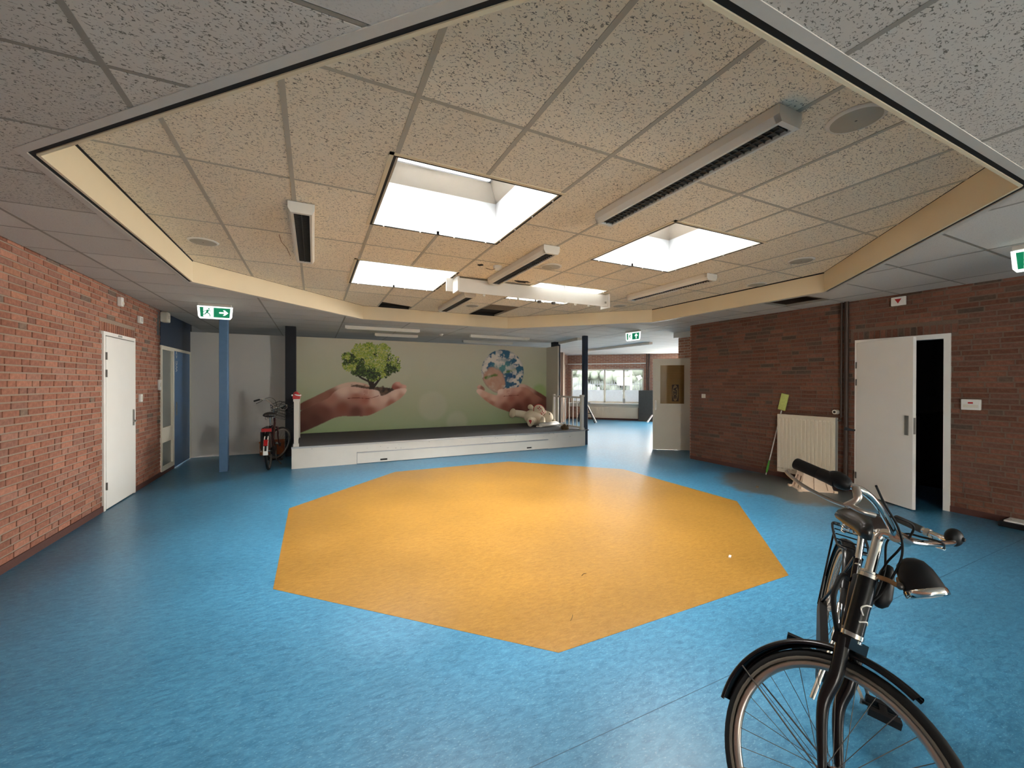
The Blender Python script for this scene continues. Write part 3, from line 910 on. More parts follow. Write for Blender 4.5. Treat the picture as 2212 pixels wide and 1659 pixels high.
MB().box((XL-0.5, 8.5, 0), (XL-0.48, 10.4, 2.3)).build('room_beyond', 'partition_white', w1)
d2 = thing('door_2', 'closed blue door with white lettering at the end of the left wall', None, (XL, 9.8, 0), kind='structure')
mb = MB().box((XL-0.06, 9.26, 2.11), (XL+0.012, 10.36, 2.155)).box((XL-0.06, 10.29, 0), (XL+0.012, 10.36, 2.11))
mb.build('door_frame', 'cream_paint', d2)
l2 = MB().box((XL-0.03, 9.266, 0.012), (XL+0.006, 10.285, 2.105)).build('door_leaf', 'blue_door', d2)
lever_handle(l2, (XL+0.006, 9.40, 1.06), (0, 1, 0), (1, 0, 0), plate=(0.035, 0.24))
def text_mesh(name, body, size, mat_, parent, T, extrude=0.002, sx=1.0, bold=0.0):
    """flat lettering: T maps (x, y, z) of the text plane to the place it stands"""
    cu = bpy.data.curves.new(name, 'FONT'); cu.body = body; cu.size = size; cu.extrude = extrude; cu.offset = bold
    cu.align_x = 'CENTER'; cu.align_y = 'CENTER'; cu.resolution_u = 3
    t = bpy.data.objects.new(name, cu); COL.objects.link(t)
    bpy.context.view_layer.update()
    me = t.to_mesh()
    vs = [T(Vector((v.co.x*sx, v.co.y, v.co.z))) for v in me.vertices]; fs = [tuple(p.vertices) for p in me.polygons]
    t.to_mesh_clear(); bpy.data.objects.remove(t); bpy.data.curves.remove(cu)
    mb = MB(); mb.add(vs, fs)
    return mb.build(name, mat_, parent)
text_mesh('lettering', 'WC <>', 0.12, 'plastic_white', l2, lambda v: Vector((XL+0.010+v.z, 9.40-v.y, 1.90-v.x if False else 1.92+v.x)), 0.001)
tr2 = thing('trim_2', 'dark navy panel above the blue door', None, (XL, 9.4, 2.16), kind='structure')
MB().box((XL-0.05, 8.555, 2.157), (XL+0.002, 10.36, 3.6)).build('navy_panel', 'navy', tr2)
mb = MB().box((XL, 8.55, 0), (XL+0.010, 9.26, 0.06)).build('skirting', 'baseboard_red', w1)
MB().box((XL-0.6, 8.4, 0), (XL-0.5, 10.5, 3.6)).box((XL-0.6, 8.4, 2.3), (XL, 8.5, 3.6)).box((XL-0.6, 10.36, 0), (XL, 10.46, 3.6)).box((XL-0.6, 8.4, 0), (XL-0.1, 8.5, 2.3)).box((XL-0.6, 8.4, 3.5), (XL, 10.46, 3.6)).build('room_shell', 'dark_room', tr2)

# door 3: open door in the right wall, dark store room behind
d3 = thing('door_3', 'white flush door standing ajar in the right wall', None, (XR, 2.62, 0), kind='structure')
mb = MB().box((XR-0.02, 2.14, 0), (XR+0.10, 2.20, 2.155)).box((XR-0.02, 3.05, 0), (XR+0.10, 3.11, 2.155)).box((XR-0.02, 2.20, 2.095), (XR+0.10, 3.05, 2.155))
mb.build('door_frame', 'white_paint', d3)
hp = Vector((6.915, 3.075, 0)); fe = Vector((6.545, 2.335, 0)); dd = (fe-hp).normalized(); nn = Vector((dd.y, -dd.x, 0))
if nn.x > 0: nn = -nn
mb = MB().obox((hp+fe)/2+Vector((0, 0, 1.062)), (fe-hp)/2, nn*0.02, Vector((0, 0, 1.05)))
l3 = mb.build('door_leaf', 'white_paint', d3, bevel=0.003)
kp = fe-dd*0.075
lever_handle(l3, kp+nn*0.02+Vector((0, 0, 1.03)), -dd, nn, plate=(0.045, 0.24), lever=0.13)
MB().obox(fe+Vector((0, 0, 1.03)), dd*0.002, nn*0.012, Vector((0, 0, 0.10))).build('lock_plate', 'steel', l3)
MB().tube([kp-nn*0.02+Vector((0, 0, 1.065)), kp-nn*0.07+Vector((0, 0, 1.065)), kp-nn*0.075+Vector((0, 0, 1.065))-dd*0.12], 0.009).build('lever', 'steel', l3)
for z_ in (1.80, 1.56, 0.25):
    MB().cyl(hp+nn*0.024+Vector((0, 0, z_-0.045)), hp+nn*0.024+Vector((0, 0, z_+0.045)), 0.009, n=8).build('hinge', 'dark_steel', d3)
MB().box((XR+0.0, 2.198, 0.98), (XR+0.03, 2.203, 1.12)).build('strike_plate', 'steel', d3)
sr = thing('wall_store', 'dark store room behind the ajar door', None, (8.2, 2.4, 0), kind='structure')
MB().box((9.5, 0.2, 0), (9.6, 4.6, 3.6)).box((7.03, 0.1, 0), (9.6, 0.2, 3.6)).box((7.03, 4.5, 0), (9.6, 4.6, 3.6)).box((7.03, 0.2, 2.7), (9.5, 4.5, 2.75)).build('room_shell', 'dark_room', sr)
desk = thing('store_cabinet', 'black cabinet with a red light inside the dark store room', 'cabinet', (8.6, 2.1, 0))
MB().box((8.3, 0.8, 0), (9.2, 2.9, 1.05)).build('body', 'bike_matt', desk)
MB().box((8.25, 0.75, 1.05), (9.25, 2.95, 1.09)).build('top', 'bike_matt', desk)
dv = thing('recorder_box', 'black device with a tiny red light on the dark cabinet', 'device', (8.5, 1.9, 1.09))
MB().box((8.30, 1.62, 1.09), (8.75, 2.25, 1.24)).build('casing', 'bike_matt', dv)
MB().sph((8.295, 1.90, 1.16), 0.010, 8, 6).build('indicator_light', 'led_red', dv)

# door 4: glazed door standing open at the passage, brown board and print behind its pane
hB = Vector((7.80, 6.625, 0)); fA = Vector((7.072, 7.114, 0)); dd = (hB-fA).normalized(); nn = Vector((-dd.y, dd.x, 0))
if nn.y > 0: nn = -nn
Wd = (hB-fA).length
d4 = thing('door_4', 'open white door with a glazed upper half and a brown board', None, tuple((hB+fA)/2), kind='structure')
DP = lambda l, z, o=0.0: fA+dd*l+nn*o+Vector((0, 0, z))
def dbox(mb, l0, l1, z0, z1, o0, o1):
    return mb.obox(DP((l0+l1)/2, (z0+z1)/2, (o0+o1)/2), dd*(l1-l0)/2, nn*abs(o1-o0)/2, Vector((0, 0, (z1-z0)/2)))
mb = MB()
dbox(mb, 0, 0.155, 0.004, 2.105, -0.02, 0.02); dbox(mb, 0.69, Wd, 0.004, 2.105, -0.02, 0.02)
dbox(mb, 0.155, 0.69, 0.004, 1.065, -0.02, 0.02); dbox(mb, 0.155, 0.69, 1.955, 2.105, -0.02, 0.02)
l4 = mb.build('door_leaf', 'cream_paint', d4)
mb = MB()
for a in ((0.145, 0.158, 1.05, 1.97), (0.687, 0.70, 1.05, 1.97), (0.145, 0.70, 1.05, 1.068), (0.145, 0.70, 1.952, 1.97)): dbox(mb, *a, 0.02, 0.028)
mb.build('glazing_bead', 'cream_paint', l4)
dbox(MB(), 0.155, 0.69, 1.065, 1.955, 0.004, 0.009).build('glass_pane', 'glass_clear', l4)
dbox(MB(), 0.150, 0.695, 1.06, 1.96, -0.018, -0.006).build('board', 'cardboard', l4)
lever_handle(l4, DP(0.055, 1.03, 0.02), dd, nn, plate=(0.045, 0.23), lever=0.13)
dbox(MB(), -0.002, 0.0, 0.95, 1.12, -0.012, 0.012).build('lock_plate', 'steel', l4)
# printed logo on the board: dark panel, pale ellipse, dark letters reading upwards
lc, zc, hw, hh = 0.496, 1.313, 0.074, 0.193
dbox(MB(), lc-hw, lc+hw, zc-hh, zc+hh, -0.006, -0.005).build('print_panel', 'print_dark', l4)
mb = MB(); n_ = 40
vs = [DP(lc+0.064*math.cos(2*PI*k/n_), zc+0.185*math.sin(2*PI*k/n_), -0.0042) for k in range(n_)]
mb.add(vs, [tuple(range(n_))]); mb.build('print_ellipse', 'print_light', l4)
text_mesh('print_letters', 'IKEA', 0.125, 'print_dark', l4, lambda v: DP(lc-v.y*0.82, zc+v.x*0.86, -0.0036+v.z), 0.0003, 1.15, 0.006)

# far room window, sill and the window in the short wall
def far_window(name, label, G, s0, s1, z0, z1, mull, frost_z, gm='glass_tinted'):
    w = thing(name, label, None, tuple(G((s0+s1)/2, z0)), kind='structure')
    ax = (G(1, 0)-G(0, 0)).normalized(); ou = (G(0, 0, 1)-G(0, 0)).normalized()
    def fb(a, b, c, e, t=0.05, o=0.10):
        return MB().obox(G((a+b)/2, (c+e)/2, o), ax*(b-a)/2, ou*t/2, Vector((0, 0, (e-c)/2)))
    mb = fb(s0, s0+0.06, z0, z1)
    for a in ((s1-0.06, s1, z0, z1), (s0, s1, z1-0.06, z1), (s0, s1, z0, z0+0.06)):
        q = fb(*a); mb.add(q.v, q.f)
    for mm in mull:
        q = fb(mm-0.035, mm+0.035, z0, z1); mb.add(q.v, q.f)
    mb.build('window_frame', 'cream_paint', w)
    edges = [s0+0.06]+[v for mm in mull for v in (mm-0.035, mm+0.035)]+[s1-0.06]
    for k in range(0, len(edges), 2):
        fb(edges[k], edges[k+1], z0+0.06, z1-0.06, 0.006).build('glass_pane', gm, w)
        fb(edges[k]+0.01, edges[k+1]-0.01, z0+0.06, frost_z, 0.003, 0.09).build('frosted_film', 'frost_film', w)
    return w, ax, ou
w4, wax, wou = far_window('window_4', 'wide bright window with frosted lower film in the far room', DG, 0.14, 3.13, 0.70, 2.12, [1.56, 2.34], 1.24)
MB().obox(DG(1.6, 0.685, -0.04), wax*1.55, wou*0.13, Vector((0, 0, 0.018))).build('window_sill', 'white_paint', w4)
far_window('window_5', 'bright window in the short wall of the far room', LG, 0.16, 1.50, 0.70, 2.30, [], 0.95)
MB().tube([DG(0.02, 2.335, -0.05), DG(3.2, 2.335, -0.05)], 0.018).build('curtain_rail', 'plastic_white', w4)
MB().obox(DG(1.6, 0.60, 0.0), wax*1.5, wou*0.012, Vector((0, 0, 0.07))).build('sill_board', 'cream_paint', w4)
mb = MB().obox(DG(3.5, 0.035, -0.008), wax*3.5, wou*0.008, Vector((0, 0, 0.035)))
struct('baseboard_far', mb, 'baseboard_red', 'dark red skirting in the far room')
MB().obox(LG(1.72, 1.358, -0.10), Vector((-D7, -D7, 0))*0.16, Vector((D7, -D7, 0))*0.10, Vector((0, 0, 1.358))).build('brick_pier', 'mortar', wall_far_l)
# white cove board under the ceiling at the passage corner
struct('trim_3', MB().box((7.62, 5.98, 2.60), (7.9, 7.02, ZL)), 'partition_white', 'white boxed duct under the ceiling at the passage')

# ---- columns
def column(label, x, y, w, m, z1=ZL, name='column'):
    o = MB().box((x-w/2, y-w/2, 0), (x+w/2, y+w/2, z1)).build(name, m, None, bevel=0.008)
    return tag(o, label, 'column', 'square steel columns')
column('bright blue square column under the left exit sign', -1.405, 8.56, 0.125, 'blue_column')
column('black square column behind the parked bicycle at the mural edge', -0.44, 9.80, 0.20, 'black_column')
column('dark navy column at the right corner of the stage', 6.10, 8.42, 0.11, 'navy')
column('black column top showing above the right mural wing', 6.30, 10.12, 0.20, 'black_column')

# ---- partition with the printed mural
part = struct('wall_partition', MB().box((XL, YB, 0), (-0.36, YB+0.04, 2.57)), 'partition_white', 'free-standing white partition left of the mural')
struct('wall_mural', MB().box((-0.36, YB, 0), (6.15, YB+0.04, 2.57)), 'wing_beige', 'free-standing partition carrying the printed mural')
struct('wall_wing', MB().box((6.13, 9.74, 0), (6.17, YB, 2.57)), 'wing_beige', 'short side wing at the right end of the mural')
MB().box((-0.385, YB-0.03, 0.39), (-0.36, YB, 2.57)).build('panel_edge', 'stage_white', part)

def paint_mural():
    """the print, painted cell by cell into a fine colour attribute"""
    x0, x1, z0, z1, st = -0.35, 6.13, 0.39, 2.568, 0.0105
    nx, nz = int((x1-x0)/st), int((z1-z0)/st)
    X = np.linspace(x0, x1, nx); Zz = np.linspace(z0, z1, nz)
    XX, ZZ = np.meshgrid(X, Zz)
    rg = np.random.default_rng(4)
    def smooth_noise(fx, fz, seed):
        r = np.random.default_rng(seed)
        gx, gz = int((x1-x0)*fx)+3, int((z1-z0)*fz)+3
        g = r.random((gz, gx))
        u = (XX-x0)*fx; v = (ZZ-z0)*fz
        i = u.astype(int); j = v.astype(int); a = u-i; b = v-j
        a = a*a*(3-2*a); b = b*b*(3-2*b)
        return (g[j, i]*(1-a)+g[j, i+1]*a)*(1-b)+(g[j+1, i]*(1-a)+g[j+1, i+1]*a)*b
    def fbm(f, seed, o=4):
        t = 0; w = 0
        for k in range(o):
            t = t+smooth_noise(f*2**k, f*2**k, seed+k)*0.5**k; w += 0.5**k
        return t/w
    lin = lambda *c: np.array(srgb(*c))
    C = np.zeros((nz, nx, 3))
    t = np.clip((ZZ-0.39)/2.2, 0, 1)[..., None]
    side = np.clip(np.abs(XX-2.9)/3.3, 0, 1)[..., None]
    top = lin(205, 200, 182); low = lin(165, 182, 145); grn = lin(150, 185, 110)
    C[:] = low*(1-t**0.7)+top*t**0.7
    C[:] = C*(1-0.35*side*(1-t))+grn*0.35*side*(1-t)
    for (cx, cz, r, al, col) in ((2.75, 0.95, 0.42, .28, (215, 212, 200)), (3.4, 0.5, 0.33, .25, (218, 214, 205)), (5.85, 1.55, 0.4, .25, (200, 205, 170)), (1.75, 1.9, .5, .12, (215, 210, 190)), (5.9, 1.25, .3, .5, (140, 180, 80)), (0.1, 1.9, .6, .15, (210, 206, 190))):
        d = np.hypot(XX-cx, ZZ-cz); k = np.clip((r-d)/0.10, 0, 1)*al
        C[:] = C*(1-k[..., None])+lin(*col)*k[..., None]
    def inside(poly):
        px, pz = zip(*poly); n = len(poly); r = np.zeros(XX.shape, bool)
        for i in range(n):
            xa, za, xb, zb = px[i], pz[i], px[i-1], pz[i-1]
            cond = ((za > ZZ) != (zb > ZZ))
            with np.errstate(divide='ignore', invalid='ignore'):
                xi = (xb-xa)*(ZZ-za)/(zb-za)+xa
            r ^= cond & (XX < xi)
        return r
    def rounded(poly, it=2):
        for _ in range(it):
            q = []
            for i in range(len(poly)):
                a, b = poly[i], poly[(i+1) % len(poly)]
                q += [(a[0]*.75+b[0]*.25, a[1]*.75+b[1]*.25), (a[0]*.25+b[0]*.75, a[1]*.25+b[1]*.75)]
            poly = q
        return poly
    def soft(mask, n=1):
        m = mask.astype(float)
        for _ in range(n):
            p = np.pad(m, 1, mode='edge')
            m = (p[1:-1, 1:-1]*2+p[:-2, 1:-1]+p[2:, 1:-1]+p[1:-1, :-2]+p[1:-1, 2:])/6
        return m
    def over(mask, col):
        k = mask[..., None] if mask.ndim == 2 else mask
        C[:] = C*(1-k)+col*k
    def idw(pts, p=3.0):
        W = 0; S = 0
        for (x, z, col) in pts:
            w = 1/((XX-x)**2+(ZZ-z)**2+1e-3)**(p/2)
            S = S+w[..., None]*lin(*col); W = W+w[..., None]
        return S/W
    HL = [(-0.36,0.39),(-0.25,0.41),(0.16,0.59),(0.47,0.75),(0.78,0.75),(1.15,0.73),(1.38,0.83),(1.66,0.98),(1.91,1.12),(2.05,1.26),(2.1,1.37),(2.05,1.41),(1.8,1.38),(1.6,1.25),(1.46,1.21),(1.45,1.26),(1.41,1.36),(1.12,1.39),(0.85,1.45),(0.62,1.43),(0.43,1.34),(0.31,1.18),(0.16,1.11),(-0.05,1.0),(-0.36,0.88)]
    BL = [(-0.36,1.03),(0.03,1.23),(0.31,1.38),(0.56,1.51),(0.78,1.56),(0.98,1.55),(1.22,1.48),(1.22,1.28),(0.5,1.28),(0.21,1.1),(-0.36,0.86)]
    BF = [(1.72,1.32),(1.71,1.41),(1.76,1.54),(1.91,1.57),(1.94,1.51),(2.07,1.48),(2.09,1.42),(1.98,1.36),(1.83,1.32)]
    SO = [(0.73,1.44),(0.89,1.5),(1.01,1.48),(1.18,1.43),(1.45,1.44),(1.66,1.41),(1.76,1.39),(1.83,1.33),(1.76,1.26),(1.59,1.21),(1.45,1.2),(1.12,1.33)]
    HR = [(3.93,1.32),(3.98,1.37),(4.07,1.37),(4.17,1.32),(4.35,1.24),(4.57,1.18),(4.57,1.31),(4.61,1.36),(4.73,1.37),(5.04,1.4),(5.28,1.43),(5.44,1.41),(5.57,1.35),(5.68,1.25),(5.85,1.16),(6.02,1.06),(6.2,0.96),(6.2,0.62),(5.85,0.65),(5.2,0.7),(4.96,0.71),(4.73,0.79),(4.5,0.87),(4.27,1.01),(4.09,1.15),(3.98,1.25)]
    BR = [(5.22,1.5),(5.37,1.51),(5.48,1.47),(5.66,1.38),(5.85,1.28),(6.02,1.19),(6.2,1.08),(6.2,0.94),(5.67,1.21),(5.22,1.34)]
    FR = [(3.95,1.42),(4.02,1.49),(4.11,1.46),(4.2,1.37),(4.17,1.3),(3.98,1.38)]
    # --- left: arm behind, soil, tree, hand in front
    over(soft(inside(rounded(BL))), idw([(-0.3,1.0,(120,72,58)),(0.2,1.2,(150,100,82)),(0.6,1.48,(226,196,178)),(0.9,1.52,(222,190,172)),(0.4,1.25,(140,88,70)),(1.2,1.45,(205,165,148))]))
    over(soft(inside(rounded(BF))), idw([(1.75,1.38,(160,85,72)),(1.9,1.52,(225,170,155)),(2.05,1.44,(228,180,165)),(1.85,1.4,(150,80,66))]))
    soil = inside(rounded(SO, 1)) | ((fbm(14, 50) > 0.56) & inside(rounded([(a, b+0.03) for a, b in SO], 1)))
    sn = fbm(16, 20)[..., None]
    over(soft(soil), lin(28, 20, 16)*(1-sn)+lin(120, 92, 74)*sn*np.clip(sn*1.6, 0, 1))
    def stroke(pts, w0, w1, col):
        n = 40
        for k in range(len(pts)-1):
            for i in range(n):
                s = i/n; tt = (k+s)/(len(pts)-1)
                x = pts[k][0]*(1-s)+pts[k+1][0]*s; z = pts[k][1]*(1-s)+pts[k+1][1]*s
                over((np.hypot(XX-x, ZZ-z) < w0*(1-tt)+w1*tt).astype(float), lin(*col))
    for b in ([(1.24,1.42),(1.22,1.55),(1.0,1.66),(0.9,1.75)], [(1.28,1.42),(1.4,1.58),(1.52,1.72)], [(1.25,1.42),(1.24,1.7),(1.2,1.9)], [(1.22,1.5),(1.12,1.75)], [(1.26,1.45),(1.32,1.75)]):
        stroke(b, 0.035, 0.014, (46, 36, 28))
    q = random.Random(12)
    leaves = []
    lobes = [(1.22, 2.12, .40, .30), (0.86, 2.06, .27, .20), (1.66, 2.04, .27, .22), (1.05, 2.30, .26, .17), (1.45, 2.30, .25, .17), (0.78, 1.94, .20, .13), (1.76, 1.93, .17, .14), (1.25, 1.84, .36, .17), (1.55, 1.80, .18, .14), (0.98, 1.80, .18, .11), (1.28, 1.68, .16, .11), (1.2, 2.42, .10, .08), (1.52, 2.42, .08, .07), (.72, 2.14, .13, .1)]
    dn = fbm(6, 33, 3)
    def dnoise(x, z): return dn[min(nz-1, max(0, int((z-z0)/st))), min(nx-1, max(0, int((x-x0)/st)))]
    for pas in range(2):
        for k in range(2300):
            cx, cz, rx, rz = q.choice(lobes) if q.random() > .25 else lobes[q.choice((0, 7))]
            a = q.uniform(0, 2*PI); r = math.sqrt(q.random())*q.uniform(.85, 1.12)
            leaves.append((cx+rx*r*math.cos(a), cz+rz*r*math.sin(a), pas))
    pal_l = [(168, 178, 70), (150, 168, 62), (132, 156, 60), (186, 190, 96), (118, 146, 62), (160, 176, 110), (198, 200, 120)]
    pal_d = [(46, 62, 34), (58, 78, 38), (36, 48, 32), (72, 96, 44), (88, 112, 50)]
    for x, z, pas in leaves:
        h_ = dnoise(x, z)+0.45*(z-1.95)-0.25*math.exp(-((x-1.28)/.3)**2-((z-1.86)/.14)**2)
        dark = h_ < q.gauss(0.44, 0.07)
        if pas == 1 and dark and q.random() < .35: continue
        col = q.choice(pal_d if dark else pal_l)
        a = q.uniform(0, PI); ca, sa = math.cos(a), math.sin(a); l, w = q.uniform(.016, .034), q.uniform(.008, .015)
        i0, i1 = max(0, int((x-.05-x0)/st)), min(nx, int((x+.05-x0)/st)+1); j0, j1 = max(0, int((z-.05-z0)/st)), min(nz, int((z+.05-z0)/st)+1)
        dx = XX[j0:j1, i0:i1]-x; dz = ZZ[j0:j1, i0:i1]-z
        mk = ((dx*ca+dz*sa)/l)**2+((-dx*sa+dz*ca)/w)**2 < 1
        C[j0:j1, i0:i1][mk] = lin(*col)
    over(soft(inside(rounded(HL))), idw([(-0.3,0.8,(112,66,52)),(-0.3,0.5,(90,50,42)),(0.2,0.85,(120,68,55)),(0.35,1.15,(178,122,104)),(0.62,1.38,(232,200,184)),(0.9,1.38,(226,188,172)),(0.9,1.2,(172,112,94)),(1.15,1.33,(216,170,154)),(1.38,1.31,(236,208,196)),(0.6,0.95,(138,80,64)),(0.9,0.85,(112,60,48)),(1.2,0.85,(150,92,74)),(1.3,1.1,(222,178,160)),(1.55,1.15,(232,196,180)),(1.8,1.28,(236,205,190)),(2.05,1.37,(240,214,202)),(1.7,1.03,(176,116,96)),(1.95,1.2,(205,156,136)),(1.1,1.13,(176,106,88)),(0.05,0.7,(100,56,46))], 3.2))
    stroke([(0.72,1.17),(0.95,1.18),(1.2,1.145)], .010, .006, (120, 62, 50))
    stroke([(1.41,1.22),(1.25,1.17),(1.05,1.16)], .008, .004, (150, 88, 72))
    for xx_ in (1.08, 1.11, 1.14): stroke([(xx_, 1.35), (xx_+.01, 1.24)], .005, .004, (160, 100, 84))
    # --- right: back fingers, globe, hand in front
    over(soft(inside(rounded(FR))), idw([(3.97,1.41,(215,165,150)),(4.1,1.42,(150,95,80)),(4.03,1.47,(225,185,170))]))
    over(soft(inside(rounded(BR))), idw([(5.3,1.48,(215,180,165)),(5.6,1.38,(190,145,130)),(5.9,1.2,(120,72,60)),(6.1,1.05,(105,62,52))]))
    gx, gz, ra, rb = 4.735, 1.845, 0.648, 0.615
    u = (XX-gx)/ra; v = (ZZ-gz)/rb; rr = u*u+v*v
    disk = soft(rr < 1)
    sea = lin(62, 118, 140)*(1-fbm(3, 60)[..., None])+lin(40, 78, 128)*fbm(3, 60)[..., None]
    teal = np.clip(1-((u+0.05)**2/0.35+(v-0.22)**2/0.14), 0, 1)[..., None]
    sea = sea*(1-teal)+lin(90, 150, 152)*teal
    G = sea
    ln = fbm(4, 71)
    desert = np.clip((0.50-((u+0.42)**2*1.6+(v+0.42)**2*1.1)+0.45*(ln-0.5))*6, 0, 1)[..., None]
    G = G*(1-desert)+(lin(186, 132, 108)*(1-fbm(7, 91)[..., None]*0.5)+lin(215, 196, 178)*fbm(7, 91)[..., None]*0.5)*desert
    grn2 = (np.clip((0.10-np.abs(v+0.05-0.28*u)+0.10*(ln-0.5))*14, 0, 1)*(np.abs(u) < 0.9)*np.clip((fbm(5, 95)-0.45)*8, 0, 1))[..., None]
    G = G*(1-grn2)+lin(98, 128, 66)*grn2
    cl = fbm(9, 83, 4); swirl = np.abs(smooth_noise(5, 9, 77)-0.5)*2
    cloud = np.clip((cl-0.44)*8, 0, 1)*np.clip(1.25-swirl*0.9, 0, 1)*np.clip(0.55+0.7*(rr > 0.35)+0.4*(v > 0.3)-1.2*desert[..., 0]+0.2, 0, 1)
    G = G*(1-cloud[..., None])+lin(226, 218, 208)*cloud[..., None]
    rim = np.clip((rr-0.82)/0.2, 0, 1)[..., None]*0.35
    G = G*(1-rim)+lin(70, 96, 120)*rim
    over(disk, G)
    over(soft(inside(rounded(HR))), idw([(3.97,1.33,(238,208,194)),(4.2,1.2,(222,180,162)),(4.45,1.1,(226,186,168)),(4.7,1.12,(206,156,138)),(4.64,1.31,(238,212,200)),(4.85,1.32,(222,178,162)),(5.2,1.37,(216,168,150)),(5.5,1.33,(190,135,116)),(5.75,1.12,(165,108,92)),(6.1,0.9,(110,64,54)),(5.5,1.0,(130,74,62)),(5.2,0.85,(118,64,54)),(4.8,0.88,(150,92,76)),(4.4,0.98,(178,122,104)),(4.2,1.08,(190,136,116)),(5.0,1.1,(160,98,82)),(5.9,0.75,(96,54,46)),(5.3,1.2,(165,105,88))], 3.2))
    stroke([(5.22,1.185),(4.98,1.18),(4.75,1.165)], .010, .006, (128, 68, 56))
    for xx_ in (4.86, 4.89, 4.92): stroke([(xx_, 1.33), (xx_-.01, 1.22)], .005, .004, (168, 108, 92))
    # mesh with one colour per vertex
    vs = np.stack([XX, np.full_like(XX, 0.0), ZZ], -1).reshape(-1, 3)
    idx = np.arange(nx*nz).reshape(nz, nx)
    fs = np.stack([idx[:-1, :-1], idx[:-1, 1:], idx[1:, 1:], idx[1:, :-1]], -1).reshape(-1, 4)
    me = bpy.data.meshes.new('mural_print')
    me.vertices.add(len(vs)); me.vertices.foreach_set('co', (vs+np.array([0, YB-0.002, 0])).astype(np.float32).ravel())
    me.loops.add(fs.size); me.loops.foreach_set('vertex_index', fs.astype(np.int32).ravel())
    me.polygons.add(len(fs)); me.polygons.foreach_set('loop_start', np.arange(0, fs.size, 4, dtype=np.int32))
    me.polygons.foreach_set('loop_total', np.full(len(fs), 4, dtype=np.int32))
    me.update(calc_edges=True)
    at = me.attributes.new('print', 'FLOAT_COLOR', 'POINT')
    at.data.foreach_set('color', np.concatenate([C.reshape(-1, 3), np.ones((nx*nz, 1))], 1).astype(np.float32).ravel())
    m, nt, b = new_mat('mural_print')
    a = node(nt, 'ShaderNodeAttribute'); a.attribute_name = 'print'
    nt.links.new(a.outputs['Color'], b.inputs['Base Color']); b.inputs['Roughness'].default_value = 0.55; b.inputs['Specular IOR Level'].default_value = 0.3
    me.materials.append(m)
    o = bpy.data.objects.new('mural_print', me); COL.objects.link(o)
    return tag(o, 'printed mural of hands holding a small tree and a globe', 'mural')
paint_mural()

# ---- stage
ST, SX0, SX1, SY0 = 0.39, -0.36, 5.99, 8.25
stage = thing('stage', 'low white stage with a dark grey carpeted deck in front of the mural', 'stage', ((SX0+SX1)/2, 9.3, 0))
mb = MB().box((SX0, SY0, 0), (0.731, SY0+0.02, ST-0.025)).box((4.934, SY0, 0), (SX1, SY0+0.02, ST-0.025)).box((0.731, SY0, 0.225), (4.934, SY0+0.02, ST-0.025))
mb.build('front_panel', 'stage_white', stage)
MB().box((SX0, SY0+0.02, 0), (SX0+0.02, YB-0.014, ST-0.025)).build('side_panel', 'stage_white', stage)
MB().box((SX1-0.02, SY0+0.02, 0), (SX1, YB-0.014, ST-0.025)).build('side_panel', 'stage_white', stage)
MB().box((SX0, SY0+0.02, ST-0.025), (6.115, YB-0.014, ST)).build('deck', 'stage_carpet', stage)
MB().box((SX0-0.004, SY0-0.006, ST-0.03), (SX1+0.004, SY0+0.02, ST)).build('edge_trim', 'alu_edge', stage)
dr = MB().box((0.736, SY0-0.012, 0.008), (1.155, SY0+0.015, 0.205)).box((1.155, SY0-0.012, 0.008), (1.29, SY0+0.015, 0.035)).box((1.155, SY0-0.012, 0.068), (1.29, SY0+0.015, 0.205)).box((1.29, SY0-0.012, 0.008), (4.365, SY0+0.015, 0.205)).box((4.365, SY0-0.012, 0.008), (4.495, SY0+0.015, 0.040)).box((4.365, SY0-0.012, 0.073), (4.495, SY0+0.015, 0.205)).box((4.495, SY0-0.012, 0.008), (4.929, SY0+0.015, 0.205))
drw = dr.build('drawer_step', 'stage_white', stage)
MB().box((0.736, SY0-0.016, 0.205), (4.929, SY0+0.015, 0.224)).build('edge_trim', 'alu_edge', drw)
for a in ((1.15, 0.035, 1.295, 0.07), (4.36, 0.04, 4.50, 0.075)):
    MB().box((a[0], SY0+0.014, a[1]-0.004), (a[2], SY0+0.10, a[3]+0.004)).build('hand_slot', 'black_gap', drw)
mb = MB().box((5.53, SY0-0.0012, 0.245), (5.56, SY0, 0.258)); q_ = random.Random(3)
for k in range(26):
    x_, z_ = q_.uniform(-0.3, 5.8), q_.uniform(0.24, 0.35)
    mb.box((x_, SY0-0.0011, z_), (x_+q_.uniform(.006, .03), SY0, z_+q_.uniform(.003, .012)))
mb.build('scuff_marks', 'sign_grey', stage, kind='stuff')
def railing(label, x, y0, y1, n):
    r_ = thing('railing', label, 'railing', (x, y0, ST), group='white stage railings')
    MB().box((x-0.035, y0, ST), (x+0.035, y0+0.07, 1.20)).build('post', 'stage_white', r_)
    MB().box((x-0.045, y0-0.01, 1.20), (x+0.045, y0+0.08, 1.245)).build('post_cap', 'stage_white', r_)
    MB().box((x-0.045, y0-0.012, ST), (x+0.045, y0+0.08, ST+0.05)).build('post_foot', 'stage_white', r_)
    MB().box((x-0.02, y0+0.07, 1.155), (x+0.02, y1, 1.20)).build('top_rail', 'stage_white', r_)
    MB().box((x-0.015, y0+0.07, ST+0.03), (x+0.015, y1, ST+0.07)).build('bottom_rail', 'stage_white', r_)
    for k in range(n):
        yy = y0+0.07+(y1-y0-0.07)*(k+1)/(n+1)
        MB().cyl((x, yy, ST+0.07), (x, yy, 1.155), 0.013, n=8).build('baluster', 'stage_white', r_)
    MB().box((x-0.03, y1, ST), (x+0.03, y1+0.06, 1.23)).build('post', 'stage_white', r_)
railing('white railing at the left end of the stage under the red ornament', -0.29, 8.29, 9.60, 6)
